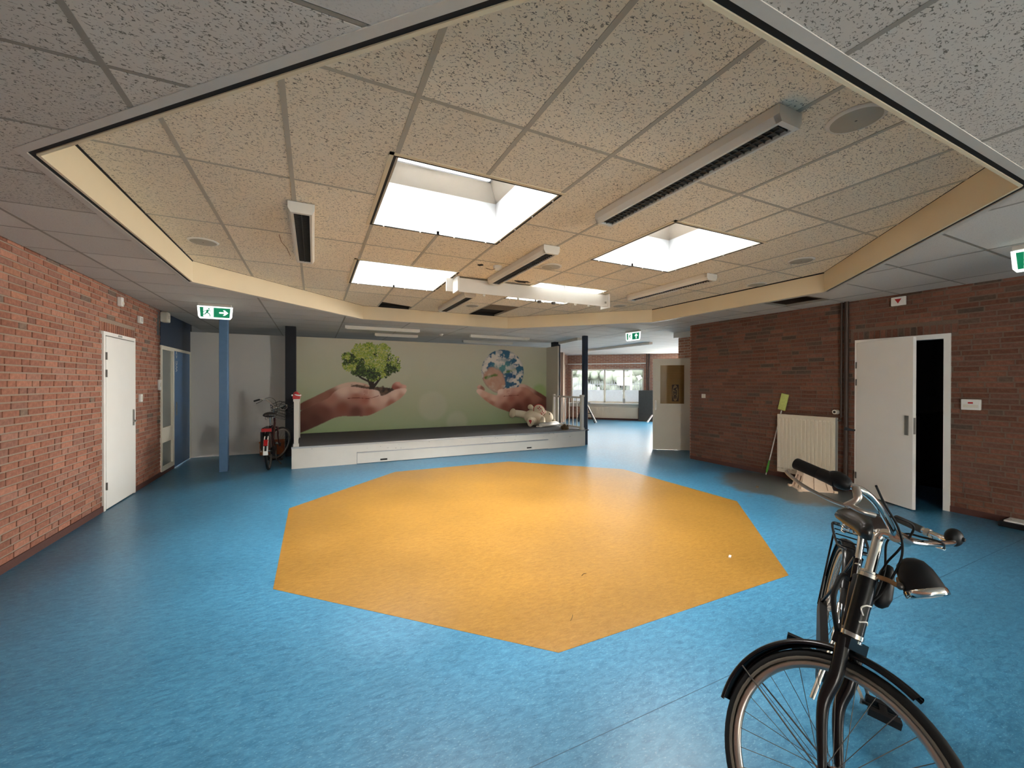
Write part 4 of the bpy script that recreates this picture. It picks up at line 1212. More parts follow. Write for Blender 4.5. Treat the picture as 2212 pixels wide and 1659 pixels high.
railing('white baluster railing at the right end of the stage by the navy column', 5.945, 8.29, 9.60, 6)
# ================================================================== CEILING FITTINGS
def luminaire():
    """surface fluorescent fitting, switched off; local origin on the ceiling, long axis y"""
    r_ = thing('ceiling_lamp', '', 'ceiling lamp')
    L, w0, w1, hgt = 1.50, 0.19, 0.15, 0.085
    pr_ = [(-w0/2, 0), (-w0/2, -0.05), (-w1/2, -hgt), (-w1/2+0.018, -hgt), (-w1/2+0.018, -0.035), (w1/2-0.018, -0.035), (w1/2-0.018, -hgt), (w1/2, -hgt), (w0/2, -0.05), (w0/2, 0)]
    mb = MB(); n = len(pr_)
    vs = [(x, -L/2, z) for x, z in pr_]+[(x, L/2, z) for x, z in pr_]
    mb.add(vs, [(i, (i+1) % n, n+(i+1) % n, n+i) for i in range(n)])
    mb.build('housing', 'lamp_white', r_, world=False)
    for s in (-1, 1):
        q = [(-w0/2, 0), (-w0/2, -0.05), (-w1/2, -hgt), (w1/2, -hgt), (w0/2, -0.05), (w0/2, 0)]
        mb = MB(); y0, y1 = s*L/2, s*(L/2-0.03)
        m = len(q); vs = [(x, y0, z) for x, z in q]+[(x, y1, z) for x, z in q]
        mb.add(vs, [tuple(range(m)), tuple(range(2*m-1, m-1, -1))]+[(i, (i+1) % m, m+(i+1) % m, m+i) for i in range(m)])
        mb.build('end_cap', 'lamp_white', r_, world=False)
    mb = MB().box((-w1/2+0.018, -L/2+0.03, -0.066), (w1/2-0.018, L/2-0.03, -0.06)).box((-0.003, -L/2+0.03, -hgt+0.008), (0.003, L/2-0.03, -0.066))
    for k in range(36):
        y = -L/2+0.05+k*(L-0.1)/35
        mb.box((-w1/2+0.02, y-0.002, -hgt+0.008), (w1/2-0.02, y+0.002, -0.066))
    mb.build('louver', 'louver_dark', r_, world=False, kind='stuff')
    return r_
lum0 = luminaire()
LUM = [(2.20, 2.02, 'long unlit louvred lamp nearest the viewer on the raised ceiling'),
       (-0.09, 4.36, 'unlit louvred lamp left of the near skylight'),
       (2.20, 4.36, 'unlit louvred lamp between the skylights, in front of the white fascia'),
       (4.62, 4.38, 'unlit louvred lamp on the raised ceiling behind the right skylight'),
       (2.19, 6.78, 'unlit louvred lamp beyond the white hanging fascia')]
for k, (x, y, lb) in enumerate(LUM):
    o = lum0 if k == 0 else copy_tree(lum0)
    o.location = (x, y, ZH-0.004); o['label'] = lb; o['group'] = 'unlit lamps on the raised ceiling'
# slim fittings on the low ceiling over the stage and in the passage
def slim_lamp(p0, p1, label, w=0.09):
    c = (Vector(p0)+Vector(p1))/2
    r_ = thing('strip_lamp', label, 'ceiling lamp', tuple(c), group='strip lamps on the low ceiling')
    d = Vector(p1)-Vector(p0)
    MB().bar(p0, p1, w, 0.06).build('housing', 'lamp_white', r_)
    e = d.normalized()*0.02; dz = Vector((0, 0, -0.033))
    MB().bar(Vector(p0)+e+dz, Vector(p1)-e+dz, w*0.6, 0.010).build('diffuser', 'plastic_white', r_)
    for q in (Vector(p0), Vector(p1)):
        MB().bar(q-d.normalized()*0.008, q+d.normalized()*0.008, w+0.006, 0.060).build('end_cap', 'lamp_white', r_)
zl = ZL-0.033
slim_lamp((0.58, 9.05, zl), (2.09, 9.05, zl), 'strip lamp over the left half of the stage')
slim_lamp((3.43, 9.42, zl), (5.03, 9.42, zl), 'strip lamp over the right half of the stage')
slim_lamp((1.30, 10.15, zl), (2.30, 10.15, zl), 'dim strip lamp above the top edge of the mural tree')
slim_lamp((3.70, 10.75, zl), (5.2, 10.75, zl), 'strip lamp behind the mural top, above the globe')
slim_lamp((6.20, 8.80, zl), (6.45, 10.4, zl), 'strip lamp above the right stage railing', 0.12)
slim_lamp((8.70, 8.85, zl), (8.72, 11.8, zl), 'long strip lamp in the far passage ceiling', 0.12)
# ceiling loudspeakers
spk = thing('ceiling_speaker', '', 'speaker')
MB().lathe([(0.0, -0.012), (0.105, -0.012), (0.112, -0.009)], (0, 0, 0), (0, 0, 1), 32).build('grille', 'speaker_grey', spk, world=False)
MB().lathe([(0.112, -0.010), (0.128, -0.006), (0.132, 0.0)], (0, 0, 0), (0, 0, 1), 32).build('rim', 'lamp_white', spk, world=False)
MB().lathe([(0.0, -0.014), (0.006, -0.013), (0.006, -0.010)], (0, 0, 0), (0, 0, 1), 10).build('screw', 'dark_steel', spk, world=False)
SPK = [(-1.0, 5.05, 'round ceiling speaker near the left corner of the octagon'), (2.60, 1.17, 'large-looking round ceiling speaker nearest the viewer at upper right'),
       (5.04, 2.79, 'round ceiling speaker right of the right skylight'), (2.59, 4.27, 'round ceiling speaker beside the middle lamp'),
       (5.03, 5.89, 'round ceiling speaker near the back right corner of the octagon'), (2.61, 7.08, 'round ceiling speaker by the farthest lamp'),
       (5.70, 3.75, 'round ceiling speaker half hidden at the right soffit')]
for k, (x, y, lb) in enumerate(SPK):
    o = spk if k == 0 else copy_tree(spk)
    o.location = (x, y, ZH-0.0025); o['label'] = lb; o['group'] = 'round ceiling speakers'
# smoke detector with a loose wire
sd = thing('smoke_detector', 'white smoke detector with a dangling wire beside the middle lamp', 'detector', (2.0, 4.54, ZH))
MB().lathe([(0.0, -0.05), (0.03, -0.05), (0.045, -0.035), (0.055, -0.015), (0.055, 0)], (2.0, 4.54, ZH-0.002), (0, 0, 1), 20).build('housing', 'plastic_white', sd)
MB().tube([(1.98, 4.52, ZH-0.04), (1.93, 4.56, ZH-0.05), (1.88, 4.62, ZH-0.025)], 0.003, 5).build('wire', 'bike_matt', sd)
sd2 = thing('smoke_detector', 'small smoke detector on the ceiling over the stage', 'detector', (2.75, 9.6, ZL))
MB().lathe([(0.0, -0.05), (0.03, -0.05), (0.05, -0.015), (0.05, 0)], (2.75, 9.6, ZL-0.002), (0, 0, 1), 16).build('housing', 'plastic_white', sd2)
# loose wire hanging from the left tiles
tag(MB().tube([(-0.30, 4.50, ZH), (-0.29, 4.62, ZH-0.03), (-0.25, 4.74, ZH-0.05), (-0.22, 4.84, ZH-0.10)], 0.003, 5).build('loose_wire', 'rusty'), 'thin loose wire hanging from a tile left of the left lamp', 'wire')
# white fascia hanging across the raised ceiling
fa = thing('hanging_fascia', 'long white fascia box hanging below the far skylights', 'fascia', (2.9, 5.25, 2.75))
MB().box((1.725, 5.185, 2.752), (4.19, 5.205, 2.935)).build('front_board', 'stage_white', fa)
MB().box((1.725, 5.205, 2.915), (4.19, 5.34, 2.935)).build('top_board', 'stage_white', fa)
MB().box((4.19, 5.16, 2.735), (4.215, 5.36, ZH-0.012)).build('end_plate', 'plastic_white', fa)
MB().box((1.70, 5.16, 2.76), (1.725, 5.36, ZH-0.012)).build('end_plate', 'plastic_white', fa)
MB().box((1.555, 5.19, 2.745), (1.645, 5.205, 2.915)).build('side_flap', 'plastic_white', fa)
MB().box((4.135, 5.180, 2.80), (4.165, 5.186, 2.83)).build('cover_screw', 'steel', fa)
for x in (2.10, 2.62, 3.60, 3.85): MB().sph((x, 5.22, 2.745), 0.018, 8, 6).build('stop', 'plastic_white', fa)
for x in (2.98, 3.22): MB().cyl((x, 5.24, 2.75), (x, 5.24, 2.72), 0.035, 0.028, 14).build('spot_lens', 'dark_steel', fa)

# ================================================================== EXIT SIGNS
def exit_sign(label, c, facing, arrow, w=0.42):
    """c = top centre on the ceiling; facing = direction the face looks"""
    f = Vector(facing).normalized(); e = Vector((-f.y, f.x, 0))        # e = to the right as seen by a reader
    c = Vector(c)
    r_ = thing('exit_sign', label, 'exit sign', tuple(c), group='illuminated green exit signs')
    T = lambda a, b, o=0.0: c+e*a+f*o+Vector((0, 0, b))
    MB().obox(T(0, -0.018), e*w*0.46, f*0.035, Vector((0, 0, 0.018))).build('mount', 'alu_trim', r_)
    ol = [(-w/2, -0.036), (w/2, -0.036), (w/2-0.012, -0.19), (w/2-0.035, -0.222), (-w/2+0.035, -0.222), (-w/2+0.012, -0.19)]
    def plate(poly, o0, o1, name, m):
        mb = MB(); n = len(poly)
        vs = [T(a, b, o0) for a, b in poly]+[T(a, b, o1) for a, b in poly]
        mb.add(vs, [tuple(range(n)), tuple(range(2*n-1, n-1, -1))]+[(i, n+i, n+(i+1) % n, (i+1) % n) for i in range(n)])
        return mb.build(name, m, r_)
    plate(ol, -0.006, 0.006, 'light_panel', 'exit_white')
    for o in (0.0068, -0.0068):
        s = 1 if o > 0 else -1
        gp = [(-w/2+0.03, -0.055), (w/2-0.03, -0.055), (w/2-0.042, -0.198), (-w/2+0.042, -0.198)]
        plate(gp, o, o+0.0004*s, 'green_field', 'exit_green')
        k = o+0.0008*s; k2 = k+0.0004*s
        def mir(p): return [(a*s, b) for a, b in p]
        plate(mir([(-w/2+0.075, -0.060), (-0.02, -0.060), (-0.02, -0.193), (-w/2+0.075, -0.193)]), k, k2, 'door_symbol', 'exit_white')
        k += 0.0009*s; k2 += 0.0009*s
        # running figure
        cx = -w/2+0.115
        hd = [(cx+0.028+0.011*math.cos(2*PI*i/12), -0.078+0.011*math.sin(2*PI*i/12)) for i in range(12)]
        plate(mir(hd), k, k2, 'figure', 'exit_green')
        def limb(a, b, wd):
            a = Vector((*a, 0)); b = Vector((*b, 0)); d = (b-a).normalized(); n = Vector((-d.y, d.x, 0))*wd/2
            return [(a+n).to_2d()[:], (b+n).to_2d()[:], (b-n).to_2d()[:], (a-n).to_2d()[:]]
        for a, b, wd in (((cx+0.018, -0.092), (cx+0.002, -0.135), 0.026), ((cx+0.02, -0.096), (cx+0.05, -0.108), 0.009), ((cx+0.012, -0.094), (cx-0.028, -0.112), 0.009), ((cx-0.028, -0.112), (cx-0.04, -0.128), 0.008),
                         ((cx+0.004, -0.130), (cx+0.036, -0.152), 0.013), ((cx+0.036, -0.152), (cx+0.044, -0.186), 0.011), ((cx, -0.132), (cx-0.022, -0.160), 0.013), ((cx-0.022, -0.160), (cx-0.062, -0.166), 0.011)):
            plate(mir(limb(a, b, wd)), k, k2, 'figure', 'exit_green')
        ax, ay = w/2-0.115, -0.126
        A = [(-0.055, 0.011), (0.012, 0.011), (-0.008, 0.040), (0.014, 0.040), (0.058, 0.0), (0.014, -0.040), (-0.008, -0.040), (0.012, -0.011), (-0.055, -0.011)]
        if arrow == 'up': A = [(-y, x) for x, y in A]
        # split the arrow into convex pieces
        for pc in ([A[0], A[1], A[7], A[8]], [A[1], A[2], A[3], A[4]], [A[4], A[5], A[6], A[7]], [A[1], A[4], A[7]]):
            plate(mir([(ax+x, ay+y) for x, y in pc]), k, k2, 'arrow', 'exit_white')
    return r_
exit_sign('green exit sign with right arrow above the bright blue column', (-1.33, 7.45, ZL-0.003), (0, -1, 0), 'right', 0.44)
exit_sign('small green exit sign with up arrow over the far passage', (6.43, 7.07, ZL-0.003), (-1, -0.12, 0), 'up', 0.42)
exit_sign('green exit sign cut off by the right picture edge', (5.38, 1.09, ZL-0.003), (-1, -0.02, 0), 'right', 0.42)

# ================================================================== WALL DEVICES
def wall_box(name, label, cat, c, sx, sy, sz, m='plastic_white', extra=None):
    """small device; c = centre on the wall face, sx out of the wall"""
    r_ = thing(name, label, cat, c)
    x, y, z = c
    out = 1 if x < 0 else -1
    MB().box((x, y-sy/2, z-sz/2), (x+out*sx, y+sy/2, z+sz/2)).build('housing', m, r_, bevel=min(sx, sy, sz)*0.18)
    if extra: extra(r_, x+out*sx, y, z, out)
    return r_
def ex_motion(r_, x, y, z, o):
    MB().ell((x+o*0.0, y, z-0.02), (0.012, 0, 0), (0, 0.022, 0), (0, 0, 0.028)).build('lens', 'plastic_ivory', r_)
    MB().box((x-o*0.05, y-0.012, z+0.03), (x-o*0.02, y+0.012, z+0.055)).build('bracket', 'plastic_white', r_)
wall_box('motion_sensor', 'white motion sensor high on the left brick wall before the door', 'sensor', (XL, 6.95, 2.58), 0.05, 0.065, 0.12, extra=ex_motion)
def ex_grille(r_, x, y, z, o):
    for k in range(3): MB().box((x, y-0.025, z-0.02+k*0.018), (x+o*0.003, y+0.025, z-0.012+k*0.018)).build('slot', 'sign_grey', r_)
wall_box('alarm_box', 'small white alarm box on the left brick wall past the door', 'alarm', (XL, 7.63, 2.44), 0.04, 0.11, 0.10, extra=ex_grille)
wall_box('siren', 'ivory siren box in the corner above the side light', 'siren', (XL, 8.62, 2.62), 0.10, 0.16, 0.17, 'plastic_ivory', extra=ex_grille)
def ex_switch(r_, x, y, z, o):
    MB().box((x, y-0.022, z-0.03), (x+o*0.005, y+0.022, z+0.03)).build('rocker', 'plastic_ivory', r_)
wall_box('light_switch', 'white light switch right of the left white door', 'switch', (XL, 7.66, 1.315), 0.03, 0.075, 0.11, extra=ex_switch)
wall_box('light_switch', 'double white switch at the end of the left brick wall', 'switch', (XL, 8.46, 1.50), 0.03, 0.08, 0.17, extra=ex_switch)
wall_box('light_switch', 'small white switch near the far end of the right brick wall', 'switch', (XR, 5.62, 1.29), 0.02, 0.08, 0.08, extra=ex_switch)
def ex_tri(r_, x, y, z, o):
    mb = MB(); xx = x+o*0.002
    mb.add([(xx, y-0.035, z+0.03), (xx, y+0.035, z+0.03), (xx, y, z-0.03), (x, y-0.035, z+0.03), (x, y+0.035, z+0.03), (x, y, z-0.03)], [(0, 1, 2), (5, 4, 3), (0, 3, 4, 1), (1, 4, 5, 2), (2, 5, 3, 0)])
    mb.build('red_triangle', 'red_plastic', r_)
wall_box('alarm_box', 'white box with red triangle under the ceiling above the right door', 'alarm', (XR, 2.63, 2.625), 0.035, 0.15, 0.115, extra=ex_tri)
def ex_call(r_, x, y, z, o):
    MB().box((x, y-0.02, z+0.012), (x+o*0.004, y+0.02, z+0.03)).build('red_button', 'red_plastic', r_)
    MB().box((x, y-0.06, z-0.035), (x+o*0.003, y+0.06, z+0.0)).build('flap', 'plastic_ivory', r_)
wall_box('call_point', 'white alarm push box with red button right of the ajar door', 'alarm', (XR, 1.965, 1.30), 0.04, 0.16, 0.125, extra=ex_call)

# heating pipes, thermostat and radiator on the right wall
for y, r, lb in ((3.262, 0.014, 'thin dark heating pipe nearer the radiator'), (3.20, 0.028, 'thick dark heating pipe beside the right door')):
    p_ = MB().cyl((XR-0.045, y, 0.0 if r > 0.02 else 1.05), (XR-0.045, y, ZL), r, n=12)
    o = p_.build('heating_pipe', 'pipe_brown'); tag(o, lb, 'pipe', 'heating pipes on the right wall')
rd = thing('radiator', 'cream ribbed panel radiator on the right brick wall', 'radiator', (XR-0.08, 3.72, 0.12))
y0, y1, z0, z1, xf = 3.295, 4.115, 0.115, 1.045, XR-0.135
mb = MB(); n = 15; pit = (y1-y0)/n
def rp(y):      # pressed ribs: raised bands between narrow valleys
    t = ((y-y0)/pit) % 1.0
    return -0.010 if 0.16 < t < 0.84 else 0.0
ys_ = []
for k in range(n): ys_ += [y0+pit*(k+0.0), y0+pit*(k+0.10), y0+pit*(k+0.22), y0+pit*(k+0.78), y0+pit*(k+0.90)]
ys_.append(y1)
offs = [0, 0, -0.012, -0.012, 0]*n+[0]
zz = [z0, z0+0.05, z0+0.075, z1-0.075, z1-0.05, z1]
vs = []
for j, z in enumerate(zz):
    for i, y in enumerate(ys_): vs.append((xf+(offs[i] if 2 <= j <= 3 else 0), y, z))
w_ = len(ys_)
fs = [(j*w_+i, j*w_+i+1, (j+1)*w_+i+1, (j+1)*w_+i) for j in range(len(zz)-1) for i in range(w_-1)]
mb.add(vs, [tuple(reversed(f)) for f in fs])
mb.box((xf+0.001, y0, z0), (xf+0.012, y1, z1))
mb.build('front_panel', 'radiator_cream', rd)
MB().box((xf+0.07, y0, z0), (xf+0.08, y1, z1)).build('rear_panel', 'radiator_cream', rd)
for y in (y0, y1-0.004): MB().box((xf+0.012, y, z0+0.02), (xf+0.07, y+0.004, z1)).build('side_cover', 'sign_grey' if y == y0 else 'radiator_cream', rd)
mb = MB()
for k in range(26): mb.box((xf+0.012, y0+0.01+k*(y1-y0-0.02)/26, z1-0.008), (xf+0.07, y0+0.022+k*(y1-y0-0.02)/26, z1))
mb.build('top_grille', 'radiator_cream', rd, kind='stuff')
v = MB().cyl((XR-0.06, 3.285, 1.0), (XR-0.06, 3.255, 1.02), 0.018).build('valve', 'dark_steel', rd)
for y in (3.5, 3.95): MB().box((xf+0.08, y, 0.3), (XR-0.004, y+0.03, 0.9)).build('wall_bracket', 'sign_grey', rd)
th = thing('thermostat_knob', 'round ivory thermostat knob above the radiator corner', 'thermostat', (XR, 3.33, 1.125))
MB().cyl((XR, 3.33, 1.125), (XR-0.07, 3.335, 1.125), 0.035, 0.032, 18).build('knob', 'plastic_ivory', th)
MB().cyl((XR-0.07, 3.335, 1.125), (XR-0.073, 3.335, 1.125), 0.017, n=14).build('dial', 'bike_matt', th)
# flat mop leaning upside down behind the radiator
mp_ = thing('flat_mop', 'upside-down flat mop with lime pad leaning behind the radiator', 'mop', (6.86, 4.36, 0))
A, B = Vector((6.87, 4.345, 0.0)), Vector((6.905, 4.105, 1.14)); du = (B-A).normalized()
MB().tube([A, A+du*1.12], 0.009).build('stick', 'plastic_white', mp_)
MB().tube([A+du*0.04, A+du*0.10, A+du*0.16, A+du*0.26], [0.010, 0.018, 0.016, 0.011]).build('grip', 'grip_green', mp_)
sd_ = Vector((0, -du.z, du.y)).normalized()
MB().obox(B+du*0.10+Vector((-0.005, 0, 0)), sd_*0.058, Vector((0.012, 0, 0)), du*0.135).build('mop_pad', 'mop_green', mp_, bevel=0.006)
# step stool
ss = thing('step_stool', 'beige plastic step stool on the stained floor under the radiator', 'stool', (6.52, 3.45, 0), math.radians(-38))
def trap(z, k): return [(-0.21+k, -0.15+k*0.8), (0.21-k, -0.15+k*0.8), (0.21-k, 0.15-k*0.8), (-0.21+k, 0.15-k*0.8)]
mb = MB(); b4, t4 = trap(0, 0), trap(1, 0.06)
H_ = 0.24
for k in range(4):
    k2 = (k+1) % 4
    b0, b1, t0, t1 = Vector((*b4[k], 0)), Vector((*b4[k2], 0)), Vector((*t4[k], H_)), Vector((*t4[k2], H_))
    n_ = (b1-b0).cross(t0-b0).normalized()*0.012
    def P4(u, v): return (b0*(1-u)+b1*u)*(1-v)+(t0*(1-u)+t1*u)*v
    # frame round a recessed panel
    for (ua, ub, va, vb, off) in ((0, .16, 0, 1, 0), (.84, 1, 0, 1, 0), (.16, .84, .84, 1, 0), (.16, .84, 0, .10, 0), (.42, .58, .10, .84, .004), (.16, .42, .10, .84, -.018), (.58, .84, .10, .84, -.018)):
        o_ = n_.normalized()*off
        vs = [P4(ua, va)+o_, P4(ub, va)+o_, P4(ub, vb)+o_, P4(ua, vb)+o_]; vs += [v_-n_ for v_ in vs]
        mb.add(vs, [(0, 1, 2, 3), (7, 6, 5, 4), (0, 4, 5, 1), (1, 5, 6, 2), (2, 6, 7, 3), (3, 7, 4, 0)])
mb.build('body', 'stool_beige', ss, world=False)
MB().prism([(-0.155, -0.108), (0.155, -0.108), (0.155, 0.108), (-0.155, 0.108)], H_-0.004, H_+0.012).build('tread', 'stool_beige', ss, world=False, bevel=0.005)
for k in range(4):
    x, y = b4[k]; MB().box((x*1.05-0.022, y*1.05-0.022, 0), (x*1.05+0.022, y*1.05+0.022, 0.03)).build('foot', 'stool_beige', ss, world=False)
# floor box by the right wall
fb = thing('floor_unit', 'low black unit with a rounded white lid at the right wall base', 'box', (6.80, 1.35, 0))
MB().box((6.70, 0.95, 0), (6.915, 1.70, 0.055)).build('base', 'bike_matt', fb, bevel=0.008)
MB().box((6.72, 0.95, 0.055), (6.91, 1.665, 0.075)).build('lid', 'plastic_white', fb, bevel=0.009)
MB().cyl((6.80, 1.63, 0.075), (6.80, 1.63, 0.077), 0.008).build('screw', 'sign_grey', fb)
# litter on the inlay
tag(MB().obox((3.33, 2.425, 0.006), Vector((0.022, 0.012, 0)), Vector((-0.004, 0.008, 0)), Vector((0, 0, 0.004))).build('paper_scrap', 'paper_white'), 'tiny white paper scrap on the yellow octagon at right', 'scrap')
tag(MB().tube([(1.50, 2.22, 0.004), (1.53, 2.245, 0.005), (1.55, 2.27, 0.004)], 0.002, 5).build('twig', 'wicker'), 'tiny dark twig on the front of the yellow octagon', 'twig')
tag(MB().tube([(1.93, 2.70, 0.004), (1.96, 2.72, 0.006), (1.985, 2.715, 0.004)], 0.002, 5).build('twig', 'wicker'), 'tiny dark sliver near the middle of the yellow octagon', 'twig')
tag(MB().obox((5.93, 3.88, 0.006), Vector((0.03, 0.02, 0)), Vector((-0.01, 0.014, 0)), Vector((0, 0, 0.005))).build('leaf_scrap', 'wicker'), 'dry dark scrap on the brown floor stain by the stool', 'scrap')

# ================================================================== THINGS ON AND AROUND THE STAGE
bear = thing('teddy_bear', 'big cream teddy bear lying on its back on the stage', 'teddy bear', (5.35, 9.62, ST))
mb = MB()
mb.ell((5.34, 9.66, 0.605), (0.30, 0.03, -0.06), (-0.02, 0.21, 0), (0.04, 0, 0.205), 20, 14)
mb.tube([(5.18, 9.75, 0.66), (5.02, 9.78, 0.70), (4.86, 9.80, 0.725), (4.78, 9.81, 0.73)], [0.10, 0.098, 0.092, 0.085], 16)
mb.ell((4.76, 9.80, 0.735), (0.085, 0, 0), (0, 0.10, 0), (0.02, 0, 0.125), 18, 12)
mb.tube([(5.26, 9.58, 0.56), (5.18, 9.50, 0.53), (5.10, 9.43, 0.52)], [0.12, 0.115, 0.10], 16)
mb.ell((5.095, 9.415, 0.52), (0.095, 0.03, 0.01), (-0.02, 0.06, 0), (0, 0, 0.125), 18, 12)
mb.tube([(5.44, 9.80, 0.70), (5.36, 9.80, 0.82), (5.28, 9.76, 0.88)], [0.08, 0.075, 0.065], 14)
mb.sph((5.27, 9.75, 0.885), 0.072, 14, 10)
mb.tube([(5.50, 9.52, 0.58), (5.47, 9.44, 0.50), (5.44, 9.40, 0.475)], [0.085, 0.082, 0.075], 14)
mb.sph((5.43, 9.39, 0.475), 0.080, 14, 10)
mb.build('body', 'plush', bear)
hd = MB().ell((5.72, 9.66, 0.585), (0.185, 0, -0.02), (0, 0.19, 0), (0.02, 0, 0.185), 20, 14).build('head', 'plush', bear)
MB().ell((5.615, 9.62, 0.745), (0.075, 0, 0), (0, 0.07, 0), (0, 0, 0.065)).build('snout', 'plush', hd)
MB().ell((5.585, 9.60, 0.80), (0.022, 0, 0), (0, 0.028, 0), (0, 0, 0.016)).build('nose', 'plush', hd)
for x, y, z in ((5.86, 9.50, 0.50), (5.87, 9.80, 0.56)): MB().ell((x, y, z), (0.05, 0, 0), (0, 0.045, 0), (0, 0, 0.06)).build('ear', 'plush', hd)
MB().ell((5.735, 9.505, 0.70), (0.014, 0, 0), (0, 0.012, 0), (0, 0, 0.020)).build('eye', 'bike_matt', hd)
MB().ell((5.72, 9.76, 0.752), (0.014, 0, 0), (0, 0.012, 0), (0, 0, 0.020)).build('eye', 'bike_matt', hd)
mb = MB()
for dx in (-0.016, 0.016): mb.ell((5.055+dx, 9.358-dx*0.3, 0.545), (0.022, -0.006, 0), (0, 0.012, 0), (0, 0, 0.036))
mb.ell((5.055, 9.358, 0.51), (0.022, -0.006, 0), (0, 0.012, 0), (0, 0, 0.040))
mb.build('heart_patch', 'red_plastic', bear)
pc = Vector((5.42, 9.52, 0.80)); pu = Vector((0.13, 0.02, -0.13)); pv = Vector((0.10, -0.05, 0.10))
pil = MB().ell(pc, pu*1.05, pv*0.95, pu.cross(pv).normalized()*0.045, 20, 10).build('heart_cushion', 'plush', bear)
MB().tube([pc+pu*math.cos(a)*1.06+pv*math.sin(a)*0.97 for a in [2*PI*k/28 for k in range(28)]], 0.010, 6, closed=True).build('piping', 'reflector_red', pil)
nn_ = pu.cross(pv).normalized()
if nn_.y > 0: nn_ = -nn_
for q in (pc-pu*0.35+pv*0.25, pc+pu*0.45+pv*0.15):
    mb = MB()
    for a in (0.7, 2.3, 3.9, 5.3): mb.ell(q+nn_*0.035+pu*0.22*math.cos(a)+pv*0.25*math.sin(a), pu*0.16*math.cos(a)+pv*0.16*math.sin(a), (pu*-math.sin(a)+pv*math.cos(a))*0.09, nn_*0.012, 8, 6)
    mb.build('bow', 'red_plastic', pil)
ro = thing('plastic_roll', 'rolled white plastic sheet lying in front of the teddy bear', 'roll', (5.5, 9.22, ST))
A, B = Vector((5.26, 9.16, ST+0.062)), Vector((5.84, 9.28, ST+0.068))
e = (B-A).normalized(); s1 = Vector((-e.y, e.x, 0)); s2 = Vector((0, 0, 1)); pts = []
mb = MB(); NS = 46; vs = []
for k in range(NS):
    a = 2*PI*2.2*k/(NS-1); r = 0.028+0.036*k/(NS-1)
    for t in (A+e*(0.02*math.sin(a*1.7)), B+e*(0.02*math.cos(a*1.3))): vs.append(t+s1*r*math.cos(a)+s2*r*math.sin(a)*0.95)
mb.add(vs, [(2*k, 2*k+1, 2*k+3, 2*k+2) for k in range(NS-1)], True)
o_ = mb.build('sheet', 'paper_white', ro)
sl = o_.modifiers.new('thick', 'SOLIDIFY'); sl.thickness = 0.003
MB().ell((5.24, 9.14, ST+0.032), (0.07, 0.02, 0), (0, 0.05, 0), (0, 0, 0.03)).ell((5.20, 9.20, ST+0.026), (0.06, 0, 0), (0, 0.04, 0), (0, 0, 0.024)).build('loose_end', 'paper_white', ro)
bk = thing('wicker_basket', 'small brown wicker basket with dried flowers at the stage edge', 'basket', (5.60, 8.56, ST))
MB().lathe([(0.085, 0.0), (0.10, 0.035), (0.105, 0.075), (0.095, 0.075), (0.09, 0.03), (0.0, 0.012)], (5.60, 8.56, ST+0.001), (0, 0, 1), 20).build('bowl', 'wicker', bk)
for z in (0.02, 0.045, 0.075): MB().lathe([(0.004*math.cos(t)+0.096+z*0.13, z+0.004*math.sin(t)) for t in [2*PI*k/6 for k in range(6)]], (5.60, 8.56, ST), (0, 0, 1), 20, closed_prof=True).build('weave', 'wicker', bk)
mb = MB(); q_ = random.Random(8)
for k in range(26):
    a, r = q_.uniform(0, 6.28), q_.uniform(0, 0.08)
    p = Vector((5.60+r*math.cos(a), 8.56+r*math.sin(a), ST+0.06)); mb.tube([p, p+Vector((q_.uniform(-.05, .05), q_.uniform(-.05, .05), q_.uniform(.03, .10)))], [0.006, 0.002], 5)
    if k % 3 == 0: mb.sph(p+Vector((0, 0, q_.uniform(.02, .06))), q_.uniform(.012, .022), 8, 6)
mb.build('dried_flowers', 'wicker', bk, kind='stuff')
ps = thing('plastic_scrap', 'crumpled clear wrapping behind the wicker basket', 'wrapping', (5.70, 8.8, ST))
mb = MB()
for k in range(7): mb.ell((5.62+k*0.035, 8.80+0.03*math.sin(k*2.1), ST+0.034), (0.04, 0.01, 0), (0, 0.03, 0.01), (0, 0, 0.018), 7, 5)
mb.build('film', 'paper_white', ps)
# red ornament on the left post
og = thing('red_ornament', 'red and white plush ornament sitting on the left stage post', 'ornament', (-0.29, 8.32, 1.245))
MB().box((-0.345, 8.28, 1.245), (-0.225, 8.37, 1.305)).build('base', 'red_plastic', og, bevel=0.012)
MB().lathe([(0.055, 0.0), (0.05, 0.03), (0.035, 0.06), (0.012, 0.075), (0.0, 0.078)], (-0.29, 8.325, 1.305), (0, 0, 1), 16).build('cap', 'red_plastic', og)
MB().lathe([(0.045+0.012*math.cos(t), 0.012*math.sin(t)+0.006) for t in [2*PI*k/8 for k in range(8)]], (-0.275, 8.315, 1.315), (0.25, -0.1, 1), 16, closed_prof=True).build('fur_trim', 'paper_white', og)
for x in (-0.352, -0.222): MB().sph((x, 8.31, 1.312), 0.016, 10, 7).build('pompom', 'paper_white', og)
MB().ell((-0.235, 8.34, 1.315), (0.035, 0, -0.01), (0, 0.03, 0), (0, 0, 0.025)).build('sleeve', 'red_plastic', og)
